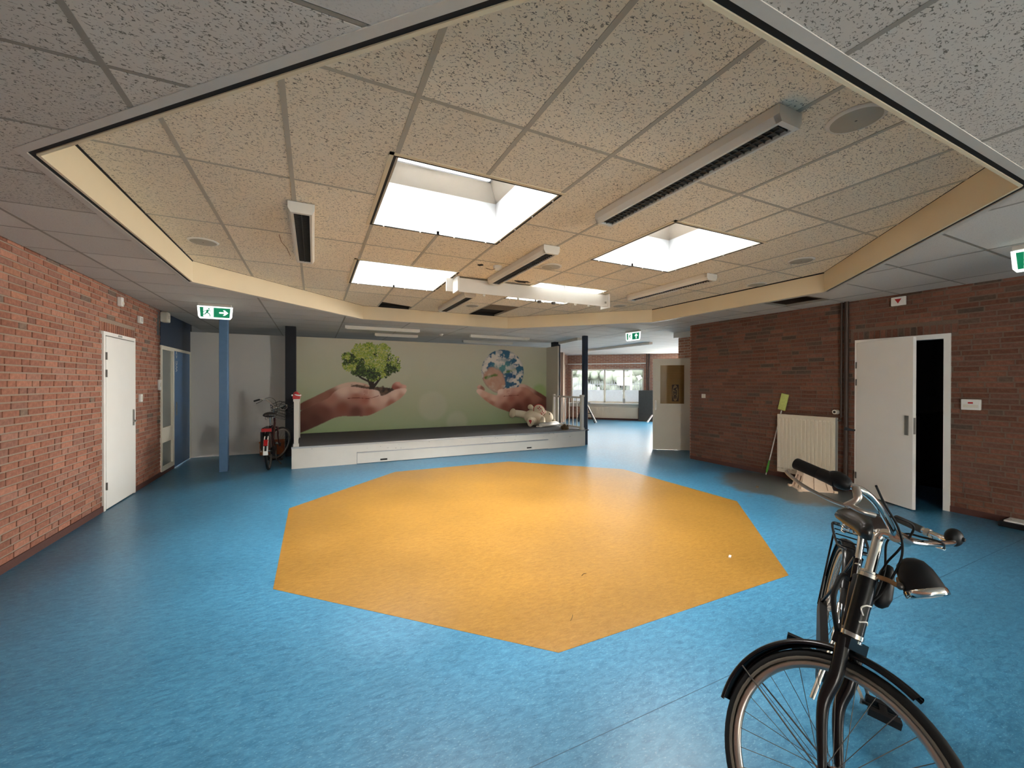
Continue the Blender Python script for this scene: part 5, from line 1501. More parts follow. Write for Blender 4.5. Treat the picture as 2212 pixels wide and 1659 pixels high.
# crate on the floor behind the parked bicycle
cr = thing('crate', 'orange plastic crate on the floor behind the parked bicycle', 'crate', (-0.81, 10.18, 0))
x0, x1, y0, y1, hh = -1.03, -0.58, 10.05, 10.33, 0.29
mb = MB().box((x0, y0, 0), (x1, y1, 0.012)).box((x0, y0, 0), (x0+0.012, y1, hh)).box((x1-0.012, y0, 0), (x1, y1, hh)).box((x0, y1-0.012, 0), (x1, y1, hh))
mb.box((x0, y0, 0), (x1, y0+0.012, 0.10)).box((x0, y0, 0.15), (x1, y0+0.012, hh)).box((x0, y0, 0.10), (-0.90, y0+0.012, 0.15)).box((-0.78, y0, 0.10), (x1, y0+0.012, 0.15))
mb.build('body', 'orange_crate', cr)
MB().box((x0-0.012, y0-0.012, hh-0.03), (x1+0.012, y0+0.002, hh)).box((x0-0.012, y1-0.002, hh-0.03), (x1+0.012, y1+0.01, hh)).build('rim', 'orange_crate', cr)
MB().box((-1.02, y0-0.002, 0.07), (-0.99, y0, 0.14)).build('sticker', 'paper_white', cr)

# ================================================================== FAR ROOM
fr = thing('radiator', 'long cream ribbed radiator under the far window', 'radiator', tuple(DG(1.9, 0.08, -0.07)))
MB().obox(DG(1.9, 0.305, -0.06), wax*1.0, wou*0.012, Vector((0, 0, 0.225))).build('front_panel', 'radiator_cream', fr)
for k in range(34):
    MB().obox(DG(0.93+k*0.0588, 0.305, -0.078), wax*0.018, wou*0.008, Vector((0, 0, 0.19))).build('rib', 'radiator_cream', fr)
MB().obox(DG(1.9, 0.305, -0.02), wax*1.0, wou*0.008, Vector((0, 0, 0.22))).build('rear_panel', 'radiator_cream', fr)
pn = MB().obox(DG(3.20, 0.62, -0.175), wax*0.27, wou*0.012+Vector((0, 0, 0.002)), Vector((0.04, 0.04, 0.62))).build('leaning_panel', 'panel_dark')
tag(pn, 'dark grey board leaning against the far wall left of the glazed door', 'board')
for s_, r in ((3.24, 0.02), (3.33, 0.03)):
    tag(MB().cyl(DG(s_, 0, -0.04), DG(s_, ZL, -0.04), r, n=10).build('heating_pipe', 'pipe_brown'), ('thin' if r < 0.025 else 'thick')+' dark heating pipe on the far brick wall right of the window', 'pipe', 'heating pipes in the far room')
tag(MB().bar((11.35, 11.70, 0.05), (11.75, 11.85, 0.30), 0.05, 0.03).build('white_strip', 'paper_white'), 'short white strip leaning beside the dark grey board', 'strip')
tag(MB().obox(DG(2.36, 0.80, -0.05), wax*0.045, wou*0.03, Vector((0, 0, 0.10))).build('sill_carton', 'sign_grey'), 'small grey carton standing on the far window sill', 'carton')
st = thing('folding_stool', 'dark folding stool with splayed legs in the far room', 'stool', (9.55, 13.1, 0))
MB().lathe([(0.0, 0.0), (0.20, 0.0), (0.21, 0.02), (0.20, 0.045), (0.0, 0.05)], (9.45, 13.05, 0.74), (0, 0, 1), 20).build('seat', 'bike_matt', st)
for k, (dx, dy) in enumerate(((-0.28, 0.10), (0.30, -0.16), (-0.05, 0.32), (0.12, -0.32))):
    MB().tube([(9.45+dx*0.2, 13.05+dy*0.2, 0.74), (9.50+dx*1.2, 13.05+dy*1.2, 0.0)], 0.022, 8).build('leg', 'paper_white' if k == 1 else 'bike_matt', st)
MB().tube([(9.28, 13.12, 0.35), (9.68, 12.93, 0.35)], 0.018, 8).build('crossbar', 'bike_matt', st)

# ---- outdoors beyond the far window
struct('ground', MB().prism([(10.3, 15.3), (26, -0.5), (40, 14), (24, 32), (4, 22), (7.0, 12.9)], -0.20, -0.12), 'asphalt', 'pavement outside the far window')
F0 = Vector((WC[0]+7.0*D7, WC[1]+7.0*D7, 0))
fence = thing('metal_fence', 'grey metal picket fence outside the far window', 'fence', tuple(F0+Vector((0, 0, -0.12))))
ax_ = Vector((D7, -D7, 0))
for k in range(52):
    p = F0+ax_*(-1.6+k*0.14)
    MB().bar(p+Vector((0, 0, -0.12)), p+Vector((0, 0, 1.65)), 0.03, 0.02, (D7, D7, 0)).build('picket', 'fence_grey', fence)
for z in (0.15, 1.45): MB().bar(F0+ax_*(-1.7)+Vector((0, 0, z)), F0+ax_*5.7+Vector((0, 0, z)), 0.03, 0.04).build('rail', 'fence_grey', fence)
def hedge():
    mb = MB(); q = random.Random(2)
    for k in range(150):
        p = F0+Vector((D7, D7, 0))*q.uniform(2.2, 3.2)+ax_*q.uniform(-3.5, 7.5)+Vector((0, 0, q.uniform(0.1, 2.5)))
        r = q.uniform(0.25, 0.5); mb.sph(p, r, 8, 6)
    o = mb.build('hedge', 'hedge'); tag(o, 'tall hazy hedge behind the metal fence outside', 'hedge')
hedge()
sb = thing('road_sign', 'white notice board on a post outside the far window', 'sign', tuple(F0+ax_*2.55-Vector((D7, D7, 0))*1.5))
b_ = F0+ax_*2.35-Vector((D7, D7, 0))*1.5
MB().cyl(b_+Vector((0, 0, -0.12)), b_+Vector((0, 0, 2.3)), 0.04).build('post', 'plastic_white', sb)
MB().obox(b_-ax_*0.40+Vector((0, 0, 1.62)), ax_*0.32, Vector((D7, D7, 0))*0.01, Vector((0, 0, 0.22))).build('board', 'plastic_white', sb)
MB().obox(b_-ax_*0.45+Vector((0, 0, 2.05)), ax_*0.36, Vector((D7, D7, 0))*0.01, Vector((0, 0, 0.10))).build('board', 'plastic_white', sb)
bn = thing('wheeled_bin', 'blue wheeled bin outside behind the railing side of the window', 'bin', tuple(F0+ax_*-0.9-Vector((D7, D7, 0))*2.0))
b_ = F0-ax_*0.9-Vector((D7, D7, 0))*2.0
MB().obox(b_+Vector((0, 0, 0.45)), ax_*0.35, Vector((D7, D7, 0))*0.3, Vector((0, 0, 0.55))).build('body', 'bin_blue', bn)
MB().obox(b_+Vector((0, 0, 1.03)), ax_*0.38, Vector((D7, D7, 0))*0.33, Vector((0, 0, 0.03))).build('lid', 'bin_blue', bn)
# ================================================================== BICYCLES
def bez(pts, n=8):
    """smooth path through points (Catmull-Rom)"""
    P = [Vector(p) for p in pts]; P = [P[0]*2-P[1]]+P+[P[-1]*2-P[-2]]
    out = []
    for i in range(1, len(P)-2):
        for k in range(n):
            t = k/n; a, b, c, d = P[i-1], P[i], P[i+1], P[i+2]
            out.append(0.5*((2*b)+(c-a)*t+(2*a-5*b+4*c-d)*t*t+(3*b-a-3*c+d)*t**3))
    out.append(P[-2]); return out
def wheel(root, name, C, F, U, R, tyre_m='rubber', spokes=32, seg=56):
    """rim is the part; tyre, hub and spokes hang on it"""
    C = Vector(C); F = Vector(F).normalized(); U = Vector(U).normalized(); N = F.cross(U)
    e = (F, U)
    rr = R-0.040
    prof = [(rr-0.018, -0.006), (rr-0.010, -0.012), (rr+0.006, -0.012), (rr+0.006, 0.012), (rr-0.010, 0.012), (rr-0.018, 0.006)]
    rim = MB().lathe(prof, C, N, seg, e=e, closed_prof=True).build(name, 'rim_metal', root)
    tr = 0.0185; rc = R-tr
    MB().lathe([(rc+tr*math.cos(t), tr*math.sin(t)) for t in [2*PI*k/12 for k in range(12)]], C, N, seg, e=e, closed_prof=True).build('tyre', tyre_m, rim)
    for s in (-1, 1):
        MB().lathe([(rc-0.012+0.006*math.cos(t), s*0.0155+0.004*math.sin(t)) for t in [2*PI*k/6 for k in range(6)]], C, N, seg, e=e, closed_prof=True).build('tyre_wall', 'tyre_wall', rim)
    MB().cyl(C-N*0.045, C+N*0.045, 0.016, n=14).cyl(C-N*0.036, C-N*0.030, 0.030, n=18).cyl(C+N*0.030, C+N*0.036, 0.030, n=18).cyl(C-N*0.065, C+N*0.065, 0.006, n=8).build('hub', 'chrome', rim)
    for k in range(spokes):
        s = 1 if k % 2 else -1
        a = 2*PI*k/spokes; b = a+(0.55 if (k//2) % 2 else -0.55)
        p = C+N*s*0.030+(F*math.cos(b)+U*math.sin(b))*0.026; q = C+(F*math.cos(a)+U*math.sin(a))*(rr-0.014)
        MB().cyl(p, q, 0.0012, n=5, cap=False).build('spoke', 'dark_steel', rim)
    return rim
def mudguard(root, C, F, U, R, a0, a1, m='bike_black', w=0.030, stay_a=None, Hub=None, label=None):
    C = Vector(C); F = Vector(F).normalized(); U = Vector(U).normalized(); N = F.cross(U)
    prof = [(R+0.012+0.016*math.cos(t), w*math.sin(t)) for t in [PI*(k/8-0.5)*1.15 for k in range(9)]]
    prof2 = [(r-0.003, t*0.93) for r, t in reversed(prof)]
    g = MB().lathe(prof+prof2, C, N, 40, a0, a1, e=(F, U), closed_prof=True).build('mudguard', m, root)
    if label: g['label'] = label
    if stay_a is not None:
        for s in (-1, 1):
            p = C+(F*math.cos(stay_a)+U*math.sin(stay_a))*(R+0.006)+N*s*w*0.95
            MB().tube([p, C+N*s*0.058], 0.0028, 6).build('stay', 'dark_steel', g)
    return g
def saddle(root, P, fw, up, m='saddle_black', k_=1.0):
    P = Vector(P); fw = Vector(fw).normalized(); up = Vector(up).normalized(); sd = up.cross(fw)
    st = [(-0.13, 0.070, 0.032), (-0.11, 0.098, 0.050), (-0.06, 0.105, 0.060), (0.0, 0.078, 0.060), (0.06, 0.046, 0.055), (0.12, 0.032, 0.050), (0.148, 0.020, 0.036)]
    mb = MB(); n = 16; vs = []
    for f, w, h in st:
        for k in range(n):
            a = 2*PI*k/n
            z = math.sin(a)*h*(1.0 if math.sin(a) > 0 else 0.55)
            vs.append(P+fw*f+sd*w*math.cos(a)+up*z)
    fs = []
    for i in range(len(st)-1): fs += [(i*n+k, i*n+(k+1) % n, (i+1)*n+(k+1) % n, (i+1)*n+k) for k in range(n)]
    fs += [tuple(range(n-1, -1, -1)), tuple(range((len(st)-1)*n, len(st)*n))]
    mb.add(vs, fs, True)
    s_ = mb.build('saddle', m, root)
    for k in (-1, 1): MB().tube([P-fw*0.09+sd*k*0.04-up*0.02, P-fw*0.03+sd*k*0.022-up*0.055, P+fw*0.11-up*0.012], 0.004, 6).build('saddle_rail', 'chrome', s_)
    for k in (-1, 1):
        mb = MB(); c = P-fw*0.085+sd*k*0.05-up*0.02
        mb.tube([c-up*0.055*(i/30)+fw*0.016*math.cos(i*1.05)+sd*0.016*math.sin(i*1.05) for i in range(31)], 0.003, 5)
        mb.build('spring', 'chrome', s_)
    return s_
def bicycle(root, P):
    """P: dict of joint positions; builds every part of an upright city bicycle"""
    V = {k: (Vector(v) if isinstance(v, (tuple, Vector)) else v) for k, v in P.items()}
    r, up = V['r'], V['up']; sd = V['left']
    fc, F, U = V['fc'], V['F'], V['U']; N = F.cross(U)
    A = V['A']; Hb, Ht, O = V['Hb'], V['Ht'], V['O']
    BB, RH, ST_ = V['BB'], V['RH'], V['seat']
    fm, R = V['frame_mat'], V['R']
    # frame
    mb = MB()
    mb.tube([Hb+(Ht-Hb)*0.18, BB], 0.019, 12)
    mb.tube(bez([Hb+(Ht-Hb)*0.62, Hb*0.45+BB*0.55+up*0.07+r*0.03, BB*0.6+ST_*0.4]), 0.013, 10)
    mb.tube([BB, ST_], 0.0145, 12)
    for s in (-1, 1):
        mb.tube([BB+sd*s*0.028, RH+sd*s*0.060], 0.009, 8)
        mb.tube([ST_+sd*s*0.012, ST_*0.4+RH*0.6+sd*s*0.035, RH+sd*s*0.060], 0.007, 8)
    mb.cyl(BB-sd*0.036, BB+sd*0.036, 0.021)
    mb.build('frame', fm, root)
    hr = V['head_r']
    ht = MB().tube([Hb, Ht], hr, 18).build('head_tube', fm, root)
    for p_, q in ((Hb, -1), (Ht, 1)):
        MB().cyl(p_-A*0.006, p_+A*0.008, hr+0.004, n=18).cyl(p_+A*q*0.010, p_+A*q*0.018, hr+0.001, n=18).build('headset_cup', 'chrome', ht)
    # fork
    cr_ = Hb-A*0.028
    fr_ = V['fork_r']
    mb = MB().cyl(cr_+A*0.012, Hb, V['head_r']-0.002).obox(cr_, N*0.066, F*(fr_+0.004), A*0.018)
    for s in (-1, 1):
        k0 = cr_+N*s*0.050; k1 = k0*0.45+(fc+N*s*0.055)*0.55-F*0.028
        mb.tube(bez([k0+A*0.01, k0*0.72+(fc+N*s*0.055)*0.28-F*0.006, k1, fc+N*s*0.055-F*0.012+U*0.035, fc+N*s*0.055]), [fr_]*10+[fr_-(fr_-0.009)*i/22 for i in range(23)], 12)
        mb.obox(fc+N*s*0.056+U*0.004, F*0.014, N*0.003, U*0.020)
    mb.build('fork', fm, root)
    wheel(root, 'front_wheel', fc, F, U, R)
    Fr = -r
    wheel(root, 'rear_wheel', RH, Fr, up, R)
    # crank set, pedals, chain case
    ca = V['crank_a']
    dv = Fr*math.cos(ca)+up*math.sin(ca)
    crk = MB().cyl(BB-sd*0.062, BB+sd*0.062, 0.009)
    crk.bar(BB+sd*0.062, BB+sd*0.066+dv*0.17, 0.020, 0.012, tuple(sd)).bar(BB-sd*0.068, BB-sd*0.072-dv*0.17, 0.020, 0.012, tuple(sd))
    crk = crk.build('crank_set', 'chrome', root)
    for s, p_ in ((1, BB+sd*0.066+dv*0.17), (-1, BB-sd*0.072-dv*0.17)):
        c = p_+sd*s*0.062
        MB().cyl(p_, c+sd*s*0.05, 0.006, n=8).obox(c+Fr*0.036, sd*0.048, Fr*0.012, up*0.013).obox(c-Fr*0.036, sd*0.048, Fr*0.012, up*0.013).obox(c, sd*0.012, Fr*0.04, up*0.010).build('pedal', 'bike_matt', crk)
    c0_, c1_ = BB-sd*0.050, RH-sd*0.050
    d_ = (c1_-c0_).normalized(); q_ = sd.cross(d_).normalized()
    pts = [c0_+(-d_*math.cos(t)+q_*math.sin(t))*V['case_r'] for t in [PI*(k/10-0.5) for k in range(11)]]+[c1_+(d_*math.cos(t)+q_*math.sin(t))*V['case_r']*0.6 for t in [PI*(0.5-k/8) for k in range(9)]]
    mb = MB(); n = len(pts)
    vs = [p-sd*0.016 for p in pts]+[p+sd*0.016 for p in pts]
    mb.add(vs, [tuple(range(n)), tuple(range(2*n-1, n-1, -1))]+[(i, n+i, n+(i+1) % n, (i+1) % n) for i in range(n)])
    mb.build('chain_case', V['case_mat'], root)
    # seat post and saddle
    SP = V['saddle']
    MB().tube([ST_-(SP-ST_).normalized()*0.03, SP-up*0.045], 0.0125, 10).build('seat_post', 'chrome', root)
    saddle(root, SP, Fr, up)
    # stem and handlebar
    bN, bF, bU = V['bN'], V['bF'], V['bU']      # bN points to one grip
    sr_ = V['stem_r']
    stm = MB().tube([Ht+A*0.012, O-A*0.012], sr_, 16).build('stem', 'chrome', root)
    MB().tube(bez([O-A*0.02, O+bF*0.012, O+bF*0.052], 5), [sr_+0.001]*11, 14).cyl(O+bF*0.060-bN*0.030, O+bF*0.060+bN*0.030, 0.022, n=18).sph(O-A*0.004, sr_+0.001, 12, 8).build('clamp', 'chrome', stm)
    B_ = lambda l, f, u: O+bN*l+bF*f+bU*u
    H = V['bar']
    half = [(0.0, .060, 0.0), (.05, .062, 0.004)]+H
    path = bez([B_(-l, f, u) for l, f, u in reversed(half[1:])]+[B_(l, f, u) for l, f, u in half], 6)
    bar = MB().tube(path, 0.0112, 12).build('handlebar', 'chrome', root)
    return dict(bar=bar, B=B_, N=N, stem=stm)

# ---- the near bicycle, front wheel turned towards the viewer's right
bk1 = thing('bicycle', 'black city bicycle in the foreground with its front wheel turned', 'bicycle', (1.75, 0.85, 0))
th_ = math.radians(28.5)
r1 = Vector((math.cos(th_), math.sin(th_), 0)); lf1 = Vector((math.sin(th_), -math.cos(th_), 0))
up1 = (Vector((0, 0, 1))*math.cos(.17)+lf1*math.sin(.17)).normalized(); sd1 = up1.cross(-r1).normalized()
c1 = Vector((1.4696, .7167, .3055)); F1 = Vector((0, -1, 0)); U1 = Vector((.4857, 0, .8741)).normalized()
ax1 = lambda u: c1-F1*0.04+U1*u
B0 = Vector((1.5, .74, 0))
HB = [(.13, .078, .022), (.235, .088, .055), (.305, .078, .076), (.330, .045, .084), (.337, -.02, .095), (.344, -.113, .117)]
P1 = dict(r=r1, up=up1, left=sd1, fc=c1, F=F1, U=U1, A=U1, Hb=ax1(.425), Ht=ax1(.635), O=ax1(.80),
          BB=B0+r1*.60+up1*.285, RH=B0+r1*1.10+up1*.345, seat=B0+r1*.74+up1*.77, saddle=B0+r1*.80+up1*.905,
          frame_mat='bike_black', case_mat='bike_matt', R=.349, crank_a=0.18, head_r=.028, fork_r=.0205, stem_r=.0165, case_r=.055,
          bN=(-.91558, .05211, .39874), bF=(-.05683, -.99838, 0), bU=(.39809, -.02266, .91707), bar=HB)
k1 = bicycle(bk1, P1)
N1 = k1['N']; Bf = k1['B']; bar = k1['bar']; E1, E2, E3 = Vector(P1['bN']), Vector(P1['bF']), Vector(P1['bU'])
mudguard(bk1, c1, F1, U1, .352, math.radians(66), math.radians(181), stay_a=math.radians(157))
mudguard(bk1, P1['RH'], -r1, up1, .352, math.radians(40), math.radians(200), stay_a=math.radians(175))
# viewer-side grip (right hand): thick grip, twist shifter, brake lever
gA, gB = Bf(.3455, -.128, .121), Bf(.338, -.015, .094)
MB().tube([gA, gA+(gB-gA)*0.02, gA+(gB-gA)*0.72], [0.0195, 0.0208, 0.0200], 20).build('grip', 'rubber', bar)
sh = MB().tube([gA+(gB-gA)*0.73, gA+(gB-gA)*0.80, gA+(gB-gA)*0.98, gA+(gB-gA)*1.22], [0.0205, 0.0215, 0.0215, 0.0240], 18)
sh.ell(gB-(gA-gB)*0.28+E3*0.006, (gB-gA)*0.34, E1*0.026, E3*0.028, 16, 10)
sh = sh.build('gear_shifter', 'bike_matt', bar)
sc = Bf(.325, .055, .105)
MB().tube([sc, sc+E2*0.05-E1*0.03+E3*0.004], [0.012, 0.006], 10).build('cable_stop', 'bike_matt', sh)
lv = MB().tube(bez([Bf(.327, .062, .082), Bf(.330, .075, .045), Bf(.332, .050, .015)], 6), [0.012]*6+[0.010]*7, 10)
lv.tube(bez([Bf(.332, .06, .02), Bf(.330, .095, .010), Bf(.300, .115, .012)], 5), 0.008, 8)
lv.tube(bez([Bf(.332, .050, .015), Bf(.335, .0, .022), Bf(.345, -.08, .045), Bf(.352, -.135, .072), Bf(.352, -.15, .085)], 6), 0.0062, 10)
lv.build('brake_lever', 'rim_metal', bar)
# far-side grip (left hand): slim grip, brake lever and black bell
hA, hB2 = Bf(-.3445, -.120, .119), Bf(-.338, -.025, .096)
MB().tube([hA, hA+(hB2-hA)*0.04, hB2], [0.0115, 0.0142, 0.0142], 16).build('grip', 'louver_dark', bar)
MB().tube([hB2+(hB2-hA)*0.12, hB2+(hB2-hA)*0.26], 0.0165, 14).build('lever_clamp', 'rim_metal', bar)
lv = MB().tube(bez([Bf(-.333, .0, .085), Bf(-.330, .02, .050), Bf(-.318, .055, .045)], 5), 0.0075, 8)
lv.tube(bez([Bf(-.330, .02, .050), Bf(-.335, -.06, .052), Bf(-.345, -.13, .075)], 5), 0.0058, 8)
lv.build('brake_lever', 'chrome', bar)
bl = Bf(-.335, .068, .098)
MB().ell(bl, E2*0.026, E1*0.034, E3*0.034, 18, 12).cyl(bl+E2*0.022, bl+E2*0.031, 0.010, 0.006, 10).build('bell', 'bike_matt', bar)
# headlamp on a rusty bracket
LB, LF = Vector((1.838, .672, .945)), Vector((1.818, .612, .848)); la = (LF-LB).normalized()
lp = MB().lathe([(0.0, -0.004), (0.020, 0.0), (0.038, 0.014), (0.049, 0.040), (0.053, 0.070), (0.055, 0.096)], LB, la, 26).build('headlamp', 'bike_matt', bk1)
MB().lathe([(0.055, 0.094), (0.058, 0.098), (0.058, 0.116), (0.053, 0.118), (0.051, 0.112)], LB, la, 26).build('lamp_rim', 'chrome', lp)
MB().lathe([(0.052, 0.113), (0.035, 0.119), (0.0, 0.122)], LB, la, 26).build('lens', 'lens', lp)
MB().tube(bez([ax1(.645)+F1*0.015, ax1(.645)+F1*0.055, ax1(.640)+F1*0.085, LB+la*0.06+Vector((-.012, .045, -.02))], 5), 0.0085, 8).build('bracket', 'rusty', lp)
MB().sph(ax1(.640)+F1*0.088, 0.012, 10, 8).build('bracket_bolt', 'dark_steel', lp)
# teardrop horn behind the head tube
hc = Vector((1.85, .742, .812))
MB().lathe([(0.0, -0.085), (0.012, -0.080), (0.020, -0.055), (0.027, -0.01), (0.030, 0.03), (0.024, 0.058), (0.010, 0.072), (0.0, 0.074)], hc, -U1, 18).build('horn', 'bike_matt', bk1)
# cables
for pts in ([sc+E2*0.045-E1*0.026, (1.72, .687, 1.143), (1.78, .675, 1.06), (1.80, .671, .988), (1.80, .683, .92), (1.77, .714, .825), (1.73, .75, .76), (1.70, .787, .688)],
            [Bf(.300, .115, .012), (1.75, .714, 1.096), (1.80, .677, 1.087), (1.84, .659, 1.064), (1.86, .671, 1.025), (1.86, .706, .956), (1.85, .738, .893), (1.80, .75, .80), ax1(.45)-N1*0.045],
            [Bf(-.318, .055, .045), (1.97, .629, .994), (1.98, .686, .993), (1.97, .73, .991), (1.92, .76, .96), ax1(.66)-N1*0.05+F1*0.02, ax1(.45)-N1*0.04]):
    MB().tube(bez(pts, 8), 0.0036, 8).build('cable', 'rubber', bk1)
# white script on the head tube
for pts in ([(.50, .012), (.52, .018), (.535, .012), (.54, 0.0)], [(.475, .016), (.485, .002), (.476, -.010), (.486, -.016)]):
    MB().tube(bez([ax1(u)+(N1*math.sin(a*60)+F1*math.cos(a*60))*0.0285 for u, a in pts], 5), 0.0026, 6).build('script_mark', 'paper_white', bk1)
# cable lock looped round the seat tube
q1 = Vector(P1['seat'])-up1*0.10
MB().tube(bez([q1-r1*0.02+sd1*-0.02, q1-r1*0.09-sd1*0.05+up1*0.03, q1-r1*0.16-sd1*0.07-up1*0.05, q1-r1*0.15-sd1*0.03-up1*0.20, q1-r1*0.06-sd1*0.01-up1*0.28]), 0.0105, 10).build('cable_lock', 'rubber', bk1)
MB().tube(bez([q1-r1*0.02+up1*0.02, q1-r1*0.12-sd1*0.01+up1*0.05, q1-r1*0.19-sd1*0.02-up1*0.03, q1-r1*0.17+sd1*0.01-up1*0.2]), 0.0105, 10).build('cable_lock', 'rubber', bk1)
# luggage carrier over the rear wheel
RHv = Vector(P1['RH']); ct = RHv+up1*0.40
cg = MB()
for s in (-1, 1):
    cg.tube(bez([ct-r1*0.20+sd1*s*0.03, ct-r1*0.14+sd1*s*0.062, ct+r1*0.20+sd1*s*0.066, ct+r1*0.24+sd1*s*0.03], 4), 0.006, 8)
    cg.tube([RHv+sd1*s*0.066, ct+sd1*s*0.064+r1*0.06], 0.005, 8)
for k in range(5): cg.tube([ct-r1*(0.16-k*0.09)-sd1*0.06, ct-r1*(0.16-k*0.09)+sd1*0.06], 0.0035, 6)
cg.build('luggage_carrier', 'bike_black', bk1)
# chrome stand leg on the far side and kick stand prop
MB().tube([(1.842, .972, .252), (2.03, .985, .43), (2.155, 1.022, .545)], [0.0095, 0.0100, 0.0100], 12).build('stand_leg', 'chrome', bk1)
MB().tube([RHv+sd1*0.05-r1*0.10, RHv+sd1*0.20-r1*0.10-up1*0.345+Vector((0, 0, 0.012))], 0.008, 8).build('kick_stand', 'dark_steel', bk1)

# ---- the parked bicycle beside the stage, seen from behind
bk2 = thing('bicycle', 'dark red bicycle with wire basket parked by the black column', 'bicycle', (-0.64, 8.8, 0))
fw2 = Vector((0.05, 0.999, 0)).normalized(); r2 = -fw2
lean = -0.01; lf2 = Vector((-fw2.y, fw2.x, 0))
up2 = (Vector((0, 0, 1))*math.cos(lean)+lf2*math.sin(-lean)).normalized(); sd2 = up2.cross(fw2).normalized()
Rb = Vector((-0.715, 8.36, 0)); WB, R2 = 0.98, .335
Fb = Rb+fw2*WB
tilt = math.radians(21); A2 = (up2*math.cos(tilt)-fw2*math.sin(tilt)).normalized()
sa = math.radians(-36)          # steering to the right
def rotA(v, a=sa, k=A2): return v*math.cos(a)+k.cross(v)*math.sin(a)+k*k.dot(v)*(1-math.cos(a))
fc2_ = Fb+up2*R2
pv = fc2_-fw2*0.045+up2*0.0     # a point on the steering axis level with the hub
pv = fc2_-(fw2-A2*fw2.dot(A2)).normalized()*0.05
fc2 = pv+rotA(fc2_-pv)
F2 = rotA(fw2); N2 = rotA(sd2); U2 = N2.cross(F2).normalized(); F2 = (U2.cross(N2))
ax2 = lambda u: pv+A2*u
bN2 = rotA(-sd2); bF2 = rotA((fw2-A2*fw2.dot(A2)).normalized()); bU2 = A2
P2 = dict(r=r2, up=up2, left=sd2, fc=fc2, F=F2, U=U2, A=A2, Hb=ax2(.42), Ht=ax2(.60), O=ax2(.78),
          BB=Fb+r2*.60+up2*.28, RH=Rb+up2*R2, seat=Fb+r2*.76+up2*.76, saddle=Fb+r2*.80+up2*.955,
          frame_mat='bike_maroon', case_mat='bike_matt', R=R2, crank_a=1.2, head_r=.019, fork_r=.014, stem_r=.0125, case_r=.095,
          bN=bN2, bF=bF2, bU=bU2, bar=[(.10, .07, .03), (.19, .075, .085), (.25, .05, .115), (.285, .0, .125), (.31, -.11, .125)])
k2 = bicycle(bk2, P2)
b2 = k2['B']; br2 = k2['bar']
for s in (-1, 1):
    MB().tube([b2(s*.313, -.125, .125), b2(s*.29, -.02, .125)], 0.016, 12).build('grip', 'rubber', br2)
    MB().tube(bez([b2(s*.275, .02, .115), b2(s*.285, .02, .08), b2(s*.31, -.09, .06)], 5), 0.006, 6).build('brake_lever', 'dark_steel', br2)
    MB().tube(bez([b2(s*.27, .04, .11), b2(s*.18, .13, .14), b2(s*.05, .12, .06), ax2(.62)+bF2*0.03], 6), 0.0035, 6).build('cable', 'rubber', bk2)
mudguard(bk2, P2['RH'], fw2, up2, R2+.003, math.radians(50), math.radians(172), m='bike_matt', stay_a=math.radians(168))
mudguard(bk2, fc2, F2, U2, R2+.003, math.radians(60), math.radians(170), m='bike_matt')
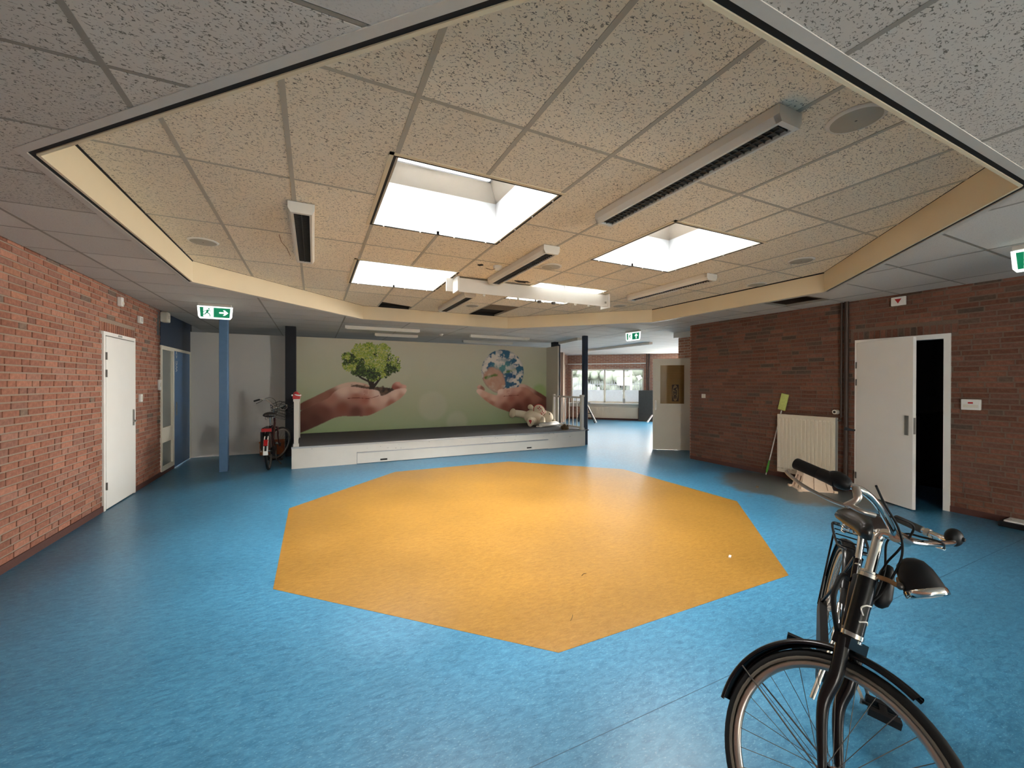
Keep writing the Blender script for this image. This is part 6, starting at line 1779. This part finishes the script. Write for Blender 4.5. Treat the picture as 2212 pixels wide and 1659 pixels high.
# white end of the rear mudguard with red reflector, red rear lamp and carrier
RH2 = Vector(P2['RH'])
a_ = lambda a, o: RH2+(fw2*math.cos(math.radians(a))+up2*math.sin(math.radians(a)))*(R2+o)
fl = MB()
for i in range(10):
    t0, t1 = 128+i*5.5, 128+(i+1)*5.5
    fl.obox((a_(t0, .024)+a_(t1, .024))/2, sd2*(0.034 if i < 8 else 0.036), (a_(t1, .024)-a_(t0, .024))*0.52, (a_((t0+t1)/2, 1)-a_((t0+t1)/2, 0))*0.004)
fl = fl.build('mudguard_tip', 'plastic_white', bk2)
dq = (a_(150, 1)-a_(150, 0)); tq = (a_(155, 0)-a_(145, 0)).normalized()
MB().obox(a_(150, .034), sd2*0.030, tq*0.055, dq*0.010).build('reflector', 'reflector_red', fl)
ct2 = RH2+up2*0.42
cg = MB()
for s in (-1, 1):
    cg.tube([ct2+fw2*0.20+sd2*s*0.05, ct2-fw2*0.20+sd2*s*0.065], 0.006, 6); cg.tube([RH2+sd2*s*0.066, ct2-fw2*0.10+sd2*s*0.068], 0.008, 6)
for k in range(4): cg.tube([ct2+fw2*(0.16-k*0.11)-sd2*0.06, ct2+fw2*(0.16-k*0.11)+sd2*0.06], 0.004, 6)
cg = cg.build('luggage_carrier', 'bike_matt', bk2)
MB().obox(ct2-fw2*0.215-up2*0.03, sd2*0.075, fw2*0.018, up2*0.028).build('rear_lamp', 'reflector_red', cg)
MB().obox(ct2-fw2*0.02-up2*0.22+sd2*0.085, sd2*0.006, fw2*0.20, up2*0.16).build('coat_guard', 'bike_matt', bk2)
# wire basket in front of the handlebar
bc = ax2(.66)+bF2*0.20
bs = MB()
def brect(z, w, d): return [bc+bN2*w*a+bF2*d*b+Vector((0, 0, z)) for a, b in ((-1, -1), (1, -1), (1, 1), (-1, 1))]
for z, k in ((-0.12, .80), (-0.06, .86), (0.0, .92), (0.06, .96), (0.11, 1.0)):
    bs.tube(brect(z, .165*k, .115*k), 0.0035 if z < .1 else .006, 6, closed=True)
for i in range(9):
    t = -1+i*0.25
    for b in (-1, 1): bs.tube([bc+bN2*.165*t+bF2*.115*b+Vector((0, 0, .11)), bc+bN2*.132*t+bF2*.092*b+Vector((0, 0, -.12))], 0.0022, 5)
for i in range(6):
    t = -1+i*0.4
    for a in (-1, 1): bs.tube([bc+bN2*.165*a+bF2*.115*t+Vector((0, 0, .11)), bc+bN2*.132*a+bF2*.092*t+Vector((0, 0, -.12))], 0.0022, 5)
    bs.tube([bc-bN2*.132+bF2*.092*t+Vector((0, 0, -.12)), bc+bN2*.132+bF2*.092*t+Vector((0, 0, -.12))], 0.0022, 5)
bs.build('wire_basket', 'bike_matt', bk2)
MB().tube([Vector(P2['BB'])+sd2*0.03-up2*0.03, Vector((-0.55, 8.78, 0.012))], 0.008, 8).build('kick_stand', 'dark_steel', bk2)
